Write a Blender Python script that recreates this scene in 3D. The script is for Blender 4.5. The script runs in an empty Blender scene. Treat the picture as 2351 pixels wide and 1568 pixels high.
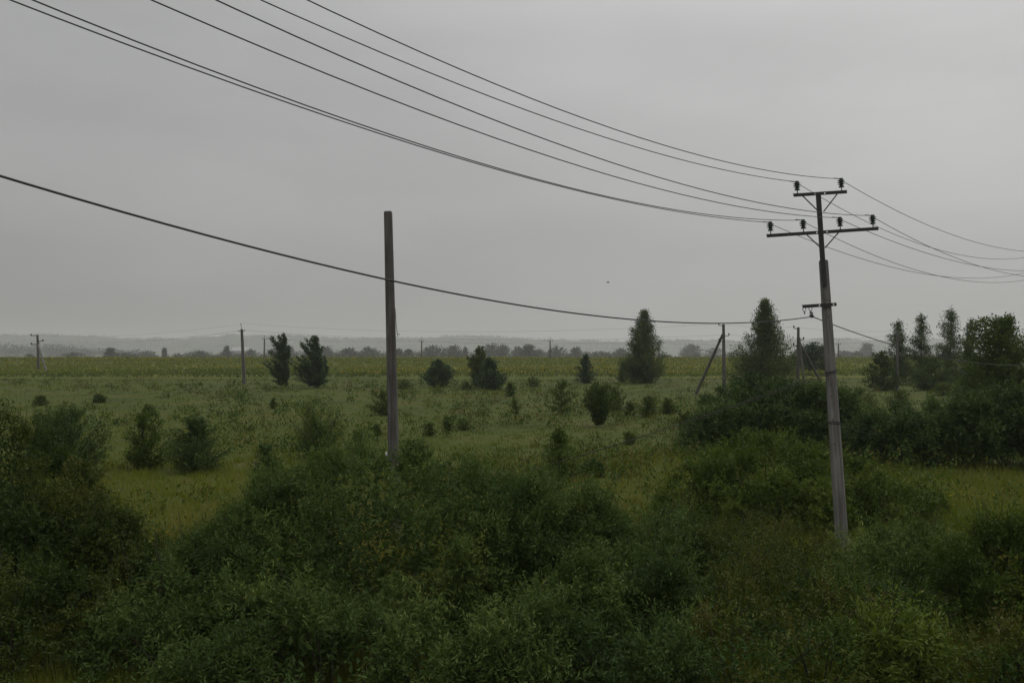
import bpy, math, random
import numpy as np
from mathutils import Vector, Matrix

SC = bpy.context.scene
COL = SC.collection
PI = math.pi

# ------------------------------------------------------------------ camera
F, CX, HY, EYE = 2286.0, 1175.5, 815.0, 5.4        # focal length and horizon of the photograph (2351 px wide), eye height in metres
cam_data = bpy.data.cameras.new('camera')
cam_data.sensor_width = 36.0
cam_data.lens = 36.0 * F / 2351.0
cam_data.shift_y = 31.0 / 2351.0
cam_data.clip_start, cam_data.clip_end = 0.1, 20000.0
cam = bpy.data.objects.new('camera', cam_data)
COL.objects.link(cam)
cam.location = (0, 0, EYE)
cam.rotation_euler = (PI / 2, 0, 0)
SC.camera = cam

# ------------------------------------------------------------------ sky and sun (overcast)
SUN_EL, SUN_AZ = math.radians(52), math.radians(35)   # azimuth measured from +Y towards +X
world = bpy.data.worlds.new('World')
SC.world = world
world.use_nodes = True
nt = world.node_tree
nt.nodes.clear()
N = nt.nodes.new
L = nt.links.new
out = N('ShaderNodeOutputWorld')
bg = N('ShaderNodeBackground')
sky = N('ShaderNodeTexSky')
sky.sky_type = 'NISHITA'
sky.sun_disc = False
sky.sun_elevation = SUN_EL
sky.sun_rotation = SUN_AZ
sky.dust_density = 5.0
bgs = N('ShaderNodeBackground')
L(sky.outputs[0], bgs.inputs[0])
bgs.inputs[1].default_value = 0.05
tc = N('ShaderNodeTexCoord')
sep = N('ShaderNodeSeparateXYZ')
L(tc.outputs['Generated'], sep.inputs[0])
ramp = N('ShaderNodeValToRGB')                         # overcast: brighter towards the zenith
ramp.color_ramp.interpolation = 'LINEAR'
for p, v in ((0.0, .305), (.03, .338), (.08, .388), (.14, .436), (.22, .470), (.30, .505), (.5, .72), (.75, .95), (1.0, 1.15)):
    e = ramp.color_ramp.elements.new(p)
    e.color = (v, v, v, 1)
ramp.color_ramp.elements.remove(ramp.color_ramp.elements[0])
ramp.color_ramp.elements.remove(ramp.color_ramp.elements[-1])
L(sep.outputs['Z'], ramp.inputs[0])
mp = N('ShaderNodeMapping')
mp.inputs['Scale'].default_value = (1.0, 1.0, 3.2)
mp.inputs['Location'].default_value = (0.4, 0.3, 0.2)
L(tc.outputs['Generated'], mp.inputs[0])
nz = N('ShaderNodeTexNoise')
nz.inputs['Scale'].default_value = 2.2
nz.inputs['Detail'].default_value = 5.0
nz.inputs['Roughness'].default_value = .48
L(mp.outputs[0], nz.inputs[0])
mr = N('ShaderNodeMapRange')
mr.inputs[1].default_value, mr.inputs[2].default_value = .32, .68
mr.inputs[3].default_value, mr.inputs[4].default_value = .90, 1.10
L(nz.outputs[0], mr.inputs[0])
mr2 = N('ShaderNodeMapRange')                          # sky dimmed towards the left, lens falloff and natural cloud tone in one
mr2.inputs[1].default_value, mr2.inputs[2].default_value = -.60, .40
mr2.inputs[3].default_value, mr2.inputs[4].default_value = .72, 1.09
L(sep.outputs['X'], mr2.inputs[0])
m1 = N('ShaderNodeMath'); m1.operation = 'MULTIPLY'
L(mr.outputs[0], m1.inputs[0]); L(mr2.outputs[0], m1.inputs[1])
mp2 = N('ShaderNodeMapping')
mp2.inputs['Scale'].default_value = (1.0, 1.0, 5.5)
mp2.inputs['Location'].default_value = (1.7, .2, .9)
mp2.inputs['Rotation'].default_value = (0, .12, 0)
L(tc.outputs['Generated'], mp2.inputs[0])
nz2 = N('ShaderNodeTexNoise')                          # thin streaks in the cloud layer
nz2.inputs['Scale'].default_value = 4.5
nz2.inputs['Detail'].default_value = 7.0
nz2.inputs['Roughness'].default_value = .55
L(mp2.outputs[0], nz2.inputs[0])
mr3 = N('ShaderNodeMapRange')
mr3.inputs[1].default_value, mr3.inputs[2].default_value = .35, .72
mr3.inputs[3].default_value, mr3.inputs[4].default_value = .985, 1.032
L(nz2.outputs[0], mr3.inputs[0])
m3 = N('ShaderNodeMath'); m3.operation = 'MULTIPLY'
bgm = N('ShaderNodeMath'); bgm.operation = 'MULTIPLY'
bgm.inputs[1].default_value = 1.02
L(m1.outputs[0], m3.inputs[0]); L(mr3.outputs[0], m3.inputs[1])
L(m3.outputs[0], bgm.inputs[0])
L(ramp.outputs[0], bg.inputs[0]); L(bgm.outputs[0], bg.inputs[1])
mixs = N('ShaderNodeMixShader')
mixs.inputs[0].default_value = .06
L(bg.outputs[0], mixs.inputs[1]); L(bgs.outputs[0], mixs.inputs[2])
L(mixs.outputs[0], out.inputs[0])

sun_data = bpy.data.lights.new('sun', 'SUN')
sun_data.energy = 0.9
sun_data.angle = math.radians(60)
sun_data.color = (1.0, .97, .92)
sun = bpy.data.objects.new('sun', sun_data)
COL.objects.link(sun)
d = Vector((math.sin(SUN_AZ) * math.cos(SUN_EL), math.cos(SUN_AZ) * math.cos(SUN_EL), math.sin(SUN_EL)))
sun.rotation_euler = d.to_track_quat('Z', 'Y').to_euler()
sun.location = (0, 0, 300)

SC.view_settings.view_transform = 'Standard'
SC.view_settings.look = 'None'
SC.view_settings.exposure = 0.0
SC.view_settings.gamma = 1.0
SC.view_settings.use_curve_mapping = False
SC.render.engine = 'CYCLES'
SC.cycles.max_bounces = 5
SC.cycles.diffuse_bounces = 3
SC.cycles.transmission_bounces = 3
SC.cycles.volume_bounces = 2
SC.cycles.use_denoising = True

# ------------------------------------------------------------------ numbers
R = np.random.default_rng(11)
_LAT = np.random.default_rng(5).random((256, 256))


def vnoise(x, y):
    x = np.asarray(x, float); y = np.asarray(y, float)
    xi = np.floor(x).astype(int); yi = np.floor(y).astype(int)
    fx = x - xi; fy = y - yi
    fx = fx * fx * (3 - 2 * fx); fy = fy * fy * (3 - 2 * fy)
    g = lambda a, b: _LAT[a % 256, b % 256]
    return (g(xi, yi) * (1 - fx) + g(xi + 1, yi) * fx) * (1 - fy) + (g(xi, yi + 1) * (1 - fx) + g(xi + 1, yi + 1) * fx) * fy


def fbm(x, y, o=4):
    s = 0; a = 1; t = 0
    for k in range(o):
        s = s + a * vnoise(x * 2 ** k + 17 * k, y * 2 ** k + 31 * k); t += a; a *= .5
    return s / t


def sstep(a, b, v):
    t = np.clip((np.asarray(v, float) - a) / (b - a), 0, 1)
    return t * t * (3 - 2 * t)


def ground_z(x, y):
    """height of the land: level meadow, a field that rises to a low crest, then a shallow valley"""
    x = np.asarray(x, float); y = np.asarray(y, float)
    z = 2.6 * sstep(150, 500, y) - 4.2 * sstep(620, 1000, y)
    z = z + (fbm(x / 14, y / 14, 3) - .5) * .35 * (1 - sstep(120, 260, y))
    z = z + (fbm(x / 90 + 9, y / 90, 2) - .5) * .5 * sstep(20, 80, y) * (1 - sstep(300, 450, y))
    return z


def gp(px, D):
    x = (px - CX) / F * D
    return x, D, float(ground_z(x, D))


def ztop(py, D):
    return EYE + (HY - py) * D / F


# ------------------------------------------------------------------ object helpers
def tag(o, label=None, cat=None, group=None, kind=None):
    if label: o['label'] = label
    if cat: o['category'] = cat
    if group: o['group'] = group
    if kind: o['kind'] = kind
    return o


def empty(name, loc, label, cat, group=None):
    o = bpy.data.objects.new(name, None)
    o.empty_display_size = .3
    o.location = loc
    COL.objects.link(o)
    return tag(o, label, cat, group)


def link(name, me, parent=None):
    o = bpy.data.objects.new(name, me)
    COL.objects.link(o)
    if parent is not None:
        o.parent = parent
    return o


def np_mesh(name, V, Fc, mat, tint=None, smooth=False):
    """V (n,3), Fc (m,k) equal-sided faces"""
    me = bpy.data.meshes.new(name)
    V = np.asarray(V, np.float32); Fc = np.asarray(Fc, np.int32)
    k = Fc.shape[1]
    me.vertices.add(len(V)); me.vertices.foreach_set('co', V.ravel())
    me.loops.add(Fc.size); me.loops.foreach_set('vertex_index', Fc.ravel())
    me.polygons.add(len(Fc)); me.polygons.foreach_set('loop_start', np.arange(0, Fc.size, k, dtype=np.int32))
    if smooth:
        me.polygons.foreach_set('use_smooth', np.ones(len(Fc), bool))
    me.update(calc_edges=True)
    if tint is not None:
        a = me.attributes.new('tint', 'FLOAT', 'POINT')
        a.data.foreach_set('value', np.asarray(tint, np.float32).ravel())
    me.materials.append(mat)
    return me


class MB:
    """collects boxes, tubes and lathes into one mesh"""
    def __init__(s): s.v = []; s.f = []

    def add(s, vs, fs):
        b = len(s.v); s.v += [tuple(v) for v in vs]; s.f += [tuple(i + b for i in f) for f in fs]
        return s

    def box(s, c, size, rot=None):
        hx, hy, hz = (q / 2 for q in size)
        vs = [Vector((x, y, z)) for x in (-hx, hx) for y in (-hy, hy) for z in (-hz, hz)]
        if rot is not None: vs = [rot @ v for v in vs]
        c = Vector(c)
        return s.add([v + c for v in vs], [(0, 1, 3, 2), (4, 6, 7, 5), (0, 4, 5, 1), (2, 3, 7, 6), (0, 2, 6, 4), (1, 5, 7, 3)])

    def tube(s, pts, r, n=6, cap=True):
        pts = [Vector(p) for p in pts]
        m = len(pts)
        rs = r if isinstance(r, (list, tuple, np.ndarray)) else [r] * m
        vs = []; fs = []
        for i, p in enumerate(pts):
            t = (pts[min(i + 1, m - 1)] - pts[max(i - 1, 0)]).normalized()
            ref = Vector((0, 0, 1)) if abs(t.z) < .9 else Vector((1, 0, 0))
            a = t.cross(ref).normalized(); b = t.cross(a)
            for k in range(n):
                w = 2 * PI * k / n
                vs.append(p + a * (math.cos(w) * rs[i]) + b * (math.sin(w) * rs[i]))
        for i in range(m - 1):
            for k in range(n):
                k2 = (k + 1) % n
                fs.append((i * n + k, i * n + k2, (i + 1) * n + k2, (i + 1) * n + k))
        if cap:
            fs.append(tuple(range(n))[::-1]); fs.append(tuple((m - 1) * n + k for k in range(n)))
        return s.add(vs, fs)

    def bar(s, a, b, w, t, up=(0, 1, 0)):
        a = Vector(a); b = Vector(b); d = b - a
        z = d.normalized(); x = Vector(up).cross(z).normalized(); y = z.cross(x)
        rot = Matrix((x, y, z)).transposed()
        return s.box((a + b) / 2, (w, t, d.length), rot)

    def lathe(s, prof, n=16, c=(0, 0, 0)):
        vs = []; fs = []
        c = Vector(c)
        for r, z in prof:
            for k in range(n):
                w = 2 * PI * k / n
                vs.append(c + Vector((math.cos(w) * r, math.sin(w) * r, z)))
        m = len(prof)
        for i in range(m - 1):
            for k in range(n):
                k2 = (k + 1) % n
                fs.append((i * n + k, i * n + k2, (i + 1) * n + k2, (i + 1) * n + k))
        fs.append(tuple(range(n))[::-1]); fs.append(tuple((m - 1) * n + k for k in range(n)))
        return s.add(vs, fs)

    def mesh(s, name, mat, smooth=False):
        me = bpy.data.meshes.new(name)
        me.from_pydata(s.v, [], s.f)
        if smooth:
            for p in me.polygons: p.use_smooth = len(p.vertices) == 4
        me.update()
        me.materials.append(mat)
        return me

    def obj(s, name, mat, parent=None, smooth=False):
        return link(name, s.mesh(name, mat, smooth), parent)


# ------------------------------------------------------------------ materials
def new_mat(name):
    m = bpy.data.materials.new(name)
    m.use_nodes = True
    t = m.node_tree
    t.nodes.clear()
    o = t.nodes.new('ShaderNodeOutputMaterial')
    return m, t, o


def principled(t, rough=.6, spec=.3):
    b = t.nodes.new('ShaderNodeBsdfPrincipled')
    b.inputs['Roughness'].default_value = rough
    b.inputs['Specular IOR Level'].default_value = spec
    return b


def add_ramp(t, stops, fac=None):
    r = t.nodes.new('ShaderNodeValToRGB')
    while len(r.color_ramp.elements) > 1:
        r.color_ramp.elements.remove(r.color_ramp.elements[0])
    for i, (p, c) in enumerate(stops):
        e = r.color_ramp.elements[0] if i == 0 else r.color_ramp.elements.new(p)
        e.position = p
        e.color = (*c, 1)
    if fac is not None: t.links.new(fac, r.inputs[0])
    return r


def add_noise(t, scale, detail=4, rough=.55, stretch=None):
    tc = t.nodes.new('ShaderNodeTexCoord')
    n = t.nodes.new('ShaderNodeTexNoise')
    n.inputs['Scale'].default_value = scale
    n.inputs['Detail'].default_value = detail
    n.inputs['Roughness'].default_value = rough
    if stretch:
        mp = t.nodes.new('ShaderNodeMapping')
        mp.inputs['Scale'].default_value = stretch
        t.links.new(tc.outputs['Object'], mp.inputs[0]); t.links.new(mp.outputs[0], n.inputs[0])
    else:
        t.links.new(tc.outputs['Object'], n.inputs[0])
    return n


def leaf_mat(name, stops, rough=.58, spec=.14, trans=.25):
    """leaf pigment chosen per leaf by the 'tint' attribute"""
    m, t, o = new_mat(name)
    a = t.nodes.new('ShaderNodeAttribute'); a.attribute_name = 'tint'
    r = add_ramp(t, stops, a.outputs['Fac'])
    b = principled(t, rough, spec)
    t.links.new(r.outputs[0], b.inputs['Base Color'])
    tr = t.nodes.new('ShaderNodeBsdfTranslucent')
    hs = t.nodes.new('ShaderNodeHueSaturation')
    hs.inputs['Hue'].default_value = .485; hs.inputs['Saturation'].default_value = 1.15; hs.inputs['Value'].default_value = 1.15
    t.links.new(r.outputs[0], hs.inputs['Color']); t.links.new(hs.outputs[0], tr.inputs[0])
    mx = t.nodes.new('ShaderNodeMixShader'); mx.inputs[0].default_value = trans
    t.links.new(b.outputs[0], mx.inputs[1]); t.links.new(tr.outputs[0], mx.inputs[2])
    t.links.new(mx.outputs[0], o.inputs[0])
    return m


def plain_mat(name, c1, c2, scale=6, rough=.7, spec=.3, bump=0.0, metallic=0.0, stretch=None):
    m, t, o = new_mat(name)
    n = add_noise(t, scale, 6, .6, stretch)
    r = add_ramp(t, [(.3, c1), (.7, c2)], n.outputs[0])
    b = principled(t, rough, spec)
    b.inputs['Metallic'].default_value = metallic
    t.links.new(r.outputs[0], b.inputs['Base Color'])
    if bump:
        n2 = add_noise(t, scale * 5, 5, .65)
        bp = t.nodes.new('ShaderNodeBump'); bp.inputs['Strength'].default_value = bump; bp.inputs['Distance'].default_value = .01
        t.links.new(n2.outputs[0], bp.inputs['Height']); t.links.new(bp.outputs[0], b.inputs['Normal'])
    t.links.new(b.outputs[0], o.inputs[0])
    return m


M_willow = leaf_mat('willow_leaf', [(0, (0.034, 0.062, 0.018)), (.5, (0.074, 0.116, 0.029)), (.85, (0.129, 0.174, 0.049)), (1, (0.198, 0.229, 0.055))], spec=.08)
M_olive = leaf_mat('olive_leaf', [(0, (0.021, 0.042, 0.009)), (.35, (0.044, 0.067, 0.013)), (.65, (0.075, 0.088, 0.016)), (.85, (0.101, 0.090, 0.020)), (1, (0.068, 0.116, 0.023))], spec=.1)
M_brown = leaf_mat('brown_weed', [(0, (0.024, 0.053, 0.012)), (.3, (0.048, 0.086, 0.017)), (.55, (0.076, 0.105, 0.018)), (.75, (0.099, 0.095, 0.023)), (.9, (0.123, 0.105, 0.033)), (1, (0.076, 0.137, 0.023))], spec=.1)
M_bright = leaf_mat('bright_leaf', [(0, (0.045, 0.076, 0.014)), (.5, (0.083, 0.125, 0.022)), (1, (0.146, 0.185, 0.036))], spec=.1)
M_dark = leaf_mat('dark_leaf', [(0, (0.029, 0.055, 0.018)), (.5, (0.055, 0.094, 0.026)), (1, (0.104, 0.140, 0.036))], spec=.1)
M_meadow = leaf_mat('meadow_bush_leaf', [(0, (.034, .060, .016)), (.5, (.066, .102, .024)), (1, (.12, .155, .036))], spec=.1)
M_blue = leaf_mat('bluish_leaf', [(0, (0.028, 0.053, 0.029)), (.5, (0.048, 0.083, 0.040)), (1, (0.086, 0.124, 0.048))], spec=.1)
M_birch = leaf_mat('birch_leaf', [(0, (0.043, 0.070, 0.024)), (.5, (0.080, 0.115, 0.037)), (1, (0.150, 0.175, 0.061))], spec=.1)
M_far = leaf_mat('far_leaf', [(0, (.020, .032, .018)), (.5, (.032, .048, .026)), (1, (.052, .066, .034))])
M_grass = leaf_mat('grass_blade', [(0, (0.050, 0.076, 0.010)), (.3, (0.096, 0.128, 0.016)), (.55, (0.128, 0.150, 0.022)), (.8, (0.162, 0.157, 0.036)), (1, (0.180, 0.154, 0.053))], rough=.65, spec=.08, trans=.3)
M_sunleaf = leaf_mat('sunflower_leaf', [(0, (.036, .066, .013)), (.5, (.080, .112, .017)), (.79, (.14, .165, .022)), (.8, (.42, .29, .012)), (1, (.5, .36, .02))], spec=.1, trans=.3)
M_flower = leaf_mat('yellow_flower', [(0, (.35, .28, .03)), (1, (.5, .42, .06))], trans=.3)
M_bark = plain_mat('bark', (.030, .027, .020), (.06, .053, .040), 5, .9, .1, .4)
def concrete_mat(name, c1, c2, stain):
    m, t, o = new_mat(name)
    n1 = add_noise(t, 3.0, 7, .62, (1, 1, .3)); n2 = add_noise(t, 9.0, 5, .6, (1.6, 1.6, .07)); n3 = add_noise(t, 38.0, 4, .6)
    r1 = add_ramp(t, [(.32, c1), (.68, c2)], n1.outputs[0])
    r2 = add_ramp(t, [(.40, stain), (.56, (1, 1, 1))], n2.outputs[0])
    r3 = add_ramp(t, [(.30, (.72, .70, .68)), (.45, (1, 1, 1))], n3.outputs[0])
    a = t.nodes.new('ShaderNodeMix'); a.data_type = 'RGBA'; a.blend_type = 'MULTIPLY'; a.inputs['Factor'].default_value = .8
    t.links.new(r1.outputs[0], a.inputs['A']); t.links.new(r2.outputs[0], a.inputs['B'])
    c = t.nodes.new('ShaderNodeMix'); c.data_type = 'RGBA'; c.blend_type = 'MULTIPLY'; c.inputs['Factor'].default_value = .8
    t.links.new(a.outputs['Result'], c.inputs['A']); t.links.new(r3.outputs[0], c.inputs['B'])
    b = principled(t, .9, .15)
    t.links.new(c.outputs['Result'], b.inputs['Base Color'])
    bp = t.nodes.new('ShaderNodeBump'); bp.inputs['Strength'].default_value = .6; bp.inputs['Distance'].default_value = .012
    t.links.new(n3.outputs[0], bp.inputs['Height']); t.links.new(bp.outputs[0], b.inputs['Normal'])
    t.links.new(b.outputs[0], o.inputs[0])
    return m


M_concrete = concrete_mat('weathered_concrete', (.135, .132, .125), (.235, .228, .215), (.55, .50, .44))
M_concrete_dark = concrete_mat('weathered_dark_concrete', (.080, .077, .071), (.145, .139, .128), (.6, .55, .5))
M_steel = plain_mat('painted_steel', (.018, .018, .019), (.035, .032, .030), 9, .6, .35, .2)
M_porcelain = plain_mat('dark_glass', (.014, .026, .024), (.03, .045, .04), 3, .22, .5)
M_wire = plain_mat('wire_metal', (.022, .022, .023), (.04, .04, .04), 30, .6, .3)
M_stay = plain_mat('stay_wire', (.07, .07, .06), (.11, .10, .085), 30, .6, .3)
M_white = plain_mat('white_porcelain', (.6, .6, .58), (.75, .75, .72), 8, .4, .4)
M_roof = plain_mat('metal_roof', (.33, .34, .34), (.40, .40, .40), 1, .5, .3)
M_wall = plain_mat('barn_wall', (.22, .21, .2), (.3, .29, .27), 1, .9, .1)
M_bird = plain_mat('bird_feather', (.03, .03, .03), (.05, .05, .05), 9, .8, .1)


def land_material():
    m, t, o = new_mat('land')
    g = t.nodes.new('ShaderNodeNewGeometry')
    sp = t.nodes.new('ShaderNodeSeparateXYZ'); t.links.new(g.outputs['Position'], sp.inputs[0])

    def noise(scale, detail, stretch):
        mp = t.nodes.new('ShaderNodeMapping'); mp.inputs['Scale'].default_value = stretch
        n = t.nodes.new('ShaderNodeTexNoise'); n.inputs['Scale'].default_value = scale; n.inputs['Detail'].default_value = detail
        t.links.new(g.outputs['Position'], mp.inputs[0]); t.links.new(mp.outputs[0], n.inputs[0])
        return n
    n1 = noise(.12, 6, (1, .6, 1))
    meadow = add_ramp(t, [(.3, (.034, .049, .008)), (.48, (.050, .065, .010)), (.6, (.062, .070, .013)), (.75, (.074, .066, .020))], n1.outputs[0])
    n2 = noise(.05, 7, (.35, 1, 1))
    field = add_ramp(t, [(.3, (.045, .064, .012)), (.5, (.075, .09, .015)), (.62, (.12, .115, .018)), (.75, (.19, .14, .02))], n2.outputs[0])
    n3 = noise(.006, 6, (.5, 1, 1))
    far = add_ramp(t, [(.4, (.04, .052, .026)), (.6, (.075, .08, .045))], n3.outputs[0])

    def mask(a, b):
        q = t.nodes.new('ShaderNodeMapRange'); q.inputs[1].default_value = a; q.inputs[2].default_value = b
        n = noise(.03, 3, (1, 1, 1))
        ma = t.nodes.new('ShaderNodeMath'); ma.operation = 'MULTIPLY_ADD'; ma.inputs[1].default_value = 16
        t.links.new(n.outputs[0], ma.inputs[0]); t.links.new(sp.outputs['Y'], ma.inputs[2])
        t.links.new(ma.outputs[0], q.inputs[0])
        return q
    mx = t.nodes.new('ShaderNodeMix'); mx.data_type = 'RGBA'
    t.links.new(mask(222, 230).outputs[0], mx.inputs['Factor']); t.links.new(meadow.outputs[0], mx.inputs['A']); t.links.new(field.outputs[0], mx.inputs['B'])
    mx2 = t.nodes.new('ShaderNodeMix'); mx2.data_type = 'RGBA'
    t.links.new(mask(640, 680).outputs[0], mx2.inputs['Factor']); t.links.new(mx.outputs['Result'], mx2.inputs['A']); t.links.new(far.outputs[0], mx2.inputs['B'])
    b = principled(t, .95, .1)
    t.links.new(mx2.outputs['Result'], b.inputs['Base Color'])
    n4 = noise(2.5, 4, (1, 1, 1))
    bp = t.nodes.new('ShaderNodeBump'); bp.inputs['Strength'].default_value = .8; bp.inputs['Distance'].default_value = .15
    t.links.new(n4.outputs[0], bp.inputs['Height']); t.links.new(bp.outputs[0], b.inputs['Normal'])
    t.links.new(b.outputs[0], o.inputs[0])
    return m


M_land = land_material()

# ------------------------------------------------------------------ ground and hills
ys = np.concatenate([np.arange(-30, 60, 1.5), np.arange(60, 260, 5), np.arange(260, 720, 15), np.geomspace(720, 13000, 46)])
us = np.linspace(-1, 1, 141)
half = 45 + .85 * np.maximum(ys, 0)
GX = us[None, :] * half[:, None]; GY = np.repeat(ys[:, None], len(us), 1)
GZ = ground_z(GX, GY)
def grid_faces(r, c):
    i = np.arange(r - 1)[:, None] * c + np.arange(c - 1)[None, :]
    i = i.ravel()
    return np.stack([i, i + 1, i + c + 1, i + c], 1)
go = link('meadow_ground', np_mesh('meadow_ground', np.stack([GX, GY, GZ], -1).reshape(-1, 3), grid_faces(*GX.shape), M_land, smooth=True))
tag(go, 'green meadow rising into a flat sunflower field', kind='structure')


def hill_z(x, y):
    px = CX + x / y * F
    top = np.interp(px, [-900, -300, 0, 100, 200, 300, 400, 470, 525, 600, 700, 790, 990, 1078, 1142, 1195, 1300, 1432, 1560, 1700, 1850, 1916, 2000, 2200, 2700, 3300],
                    [772, 770, 771, 769, 773, 779, 780, 776, 770, 772, 774, 779, 777, 772, 774, 780, 783, 785, 783, 786, 782, 778, 784, 780, 776, 778])
    prof = EYE + (HY - top) * 7000 / F + 6
    d = np.exp(-((y - 7000) / 1000.) ** 2)
    return -6 + prof * d * (1 + .08 * (fbm(x / 420, y / 420, 3) - .5)) + (fbm(x / 95, y / 95, 3) - .5) * 16 * d


hx = np.linspace(-1, 1, 361); hy = np.linspace(4700, 9800, 70)
HXm = hx[None, :] * (.72 * hy[:, None] + 300); HYm = np.repeat(hy[:, None], len(hx), 1)
HZm = hill_z(HXm, HYm)
M_hill = plain_mat('hill_woods', (.022, .034, .022), (.06, .066, .034), .004, .95, .1)
ho = link('hills', np_mesh('hills', np.stack([HXm, HYm, HZm], -1).reshape(-1, 3), grid_faces(*HXm.shape), M_hill, smooth=True))
tag(ho, 'low wooded hills fading into haze along the horizon', kind='structure')

# ------------------------------------------------------------------ haze
hb = MB().box((0, 6500, 112), (23000, 13200, 240))
mh, th, oh = new_mat('haze_air')
pv = th.nodes.new('ShaderNodeVolumePrincipled')
pv.inputs['Color'].default_value = (.86, .865, .85, 1)
pv.inputs['Density'].default_value = .00016
pv.inputs['Anisotropy'].default_value = .35
for k in ('Density Attribute', 'Color Attribute', 'Temperature Attribute'):
    if k in pv.inputs: pv.inputs[k].default_value = ''
th.links.new(pv.outputs[0], oh.inputs['Volume'])
tag(hb.obj('haze', mh), 'pale grey haze over the fields and hills', kind='stuff')


# ------------------------------------------------------------------ leaf building
def norm(a):
    return a / np.maximum(np.linalg.norm(a, axis=1, keepdims=True), 1e-9)


def rand_dirs(n, rng):
    return norm(rng.normal(size=(n, 3)))


def leaves_geo(P, Dr, length, width, rng, fold=.35):
    """diamond leaves folded along the midrib: 4 verts, 2 triangles each"""
    n = len(P)
    length = np.broadcast_to(np.asarray(length, float), (n,))[:, None]; width = np.broadcast_to(np.asarray(width, float), (n,))[:, None]
    S = norm(np.cross(Dr, np.array([0, 0, 1.0]) + .7 * rng.normal(size=(n, 3))))
    U = np.cross(S, Dr)
    mid = P + Dr * length * .45
    V = np.stack([P, mid + S * width * .5 + U * width * fold * .5, P + Dr * length - U * length * .12, mid - S * width * .5 + U * width * fold * .5], 1).reshape(-1, 3)
    b = np.arange(n)[:, None] * 4
    Fc = np.concatenate([b + np.array([[0, 1, 2]]), b + np.array([[0, 2, 3]])], 1).reshape(-1, 3)
    return V, Fc


class Foliage:
    def __init__(s): s.V = []; s.F = []; s.T = []; s.n = 0

    def add(s, P, Dr, length, width, tint, rng, fold=.35):
        if len(P) == 0: return
        V, Fc = leaves_geo(P, Dr, length, width, rng, fold)
        s.V.append(V); s.F.append(Fc + s.n); s.T.append(np.repeat(np.broadcast_to(tint, (len(P),)), 4)); s.n += len(V)

    def tris(s): return sum(len(f) for f in s.F)

    def mesh(s, name, mat, off=(0, 0, 0)):
        return np_mesh(name, np.concatenate(s.V) - np.array(off), np.concatenate(s.F), mat, np.clip(np.concatenate(s.T), 0, 1))


TRI = {}


def sprays(fol, base, dirs, tw_len, leaf_len, leaf_w, nl, tint, rng, spread=.75):
    """twigs with alternate leaves"""
    m = len(base)
    if m == 0: return
    tw_len = np.broadcast_to(tw_len, (m,))
    f = (np.arange(nl) + .5) / nl
    side = norm(np.cross(dirs, rand_dirs(m, rng)))
    P = base[:, None, :] + dirs[:, None, :] * (tw_len[:, None] * f[None, :])[:, :, None]
    P[:, :, 2] -= (f ** 2 * .12)[None, :] * tw_len[:, None]
    sg = np.where(np.arange(nl) % 2 == 0, 1.0, -1.0)
    Dl = dirs[:, None, :] * (1 - .45 * spread) + side[:, None, :] * (sg * spread)[None, :, None] + rng.normal(size=(m, nl, 3)) * .30
    Dl = norm(Dl.reshape(-1, 3))
    P = P.reshape(-1, 3) + rng.normal(size=(m * nl, 3)) * leaf_len * .12
    ll = leaf_len * (.65 + .6 * rng.random(m * nl)) * np.tile(1.15 - .5 * f, m)
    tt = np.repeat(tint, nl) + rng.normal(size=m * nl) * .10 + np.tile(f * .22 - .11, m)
    fol.add(P, Dl, ll, leaf_w * (ll / leaf_len), tt, rng)


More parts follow.
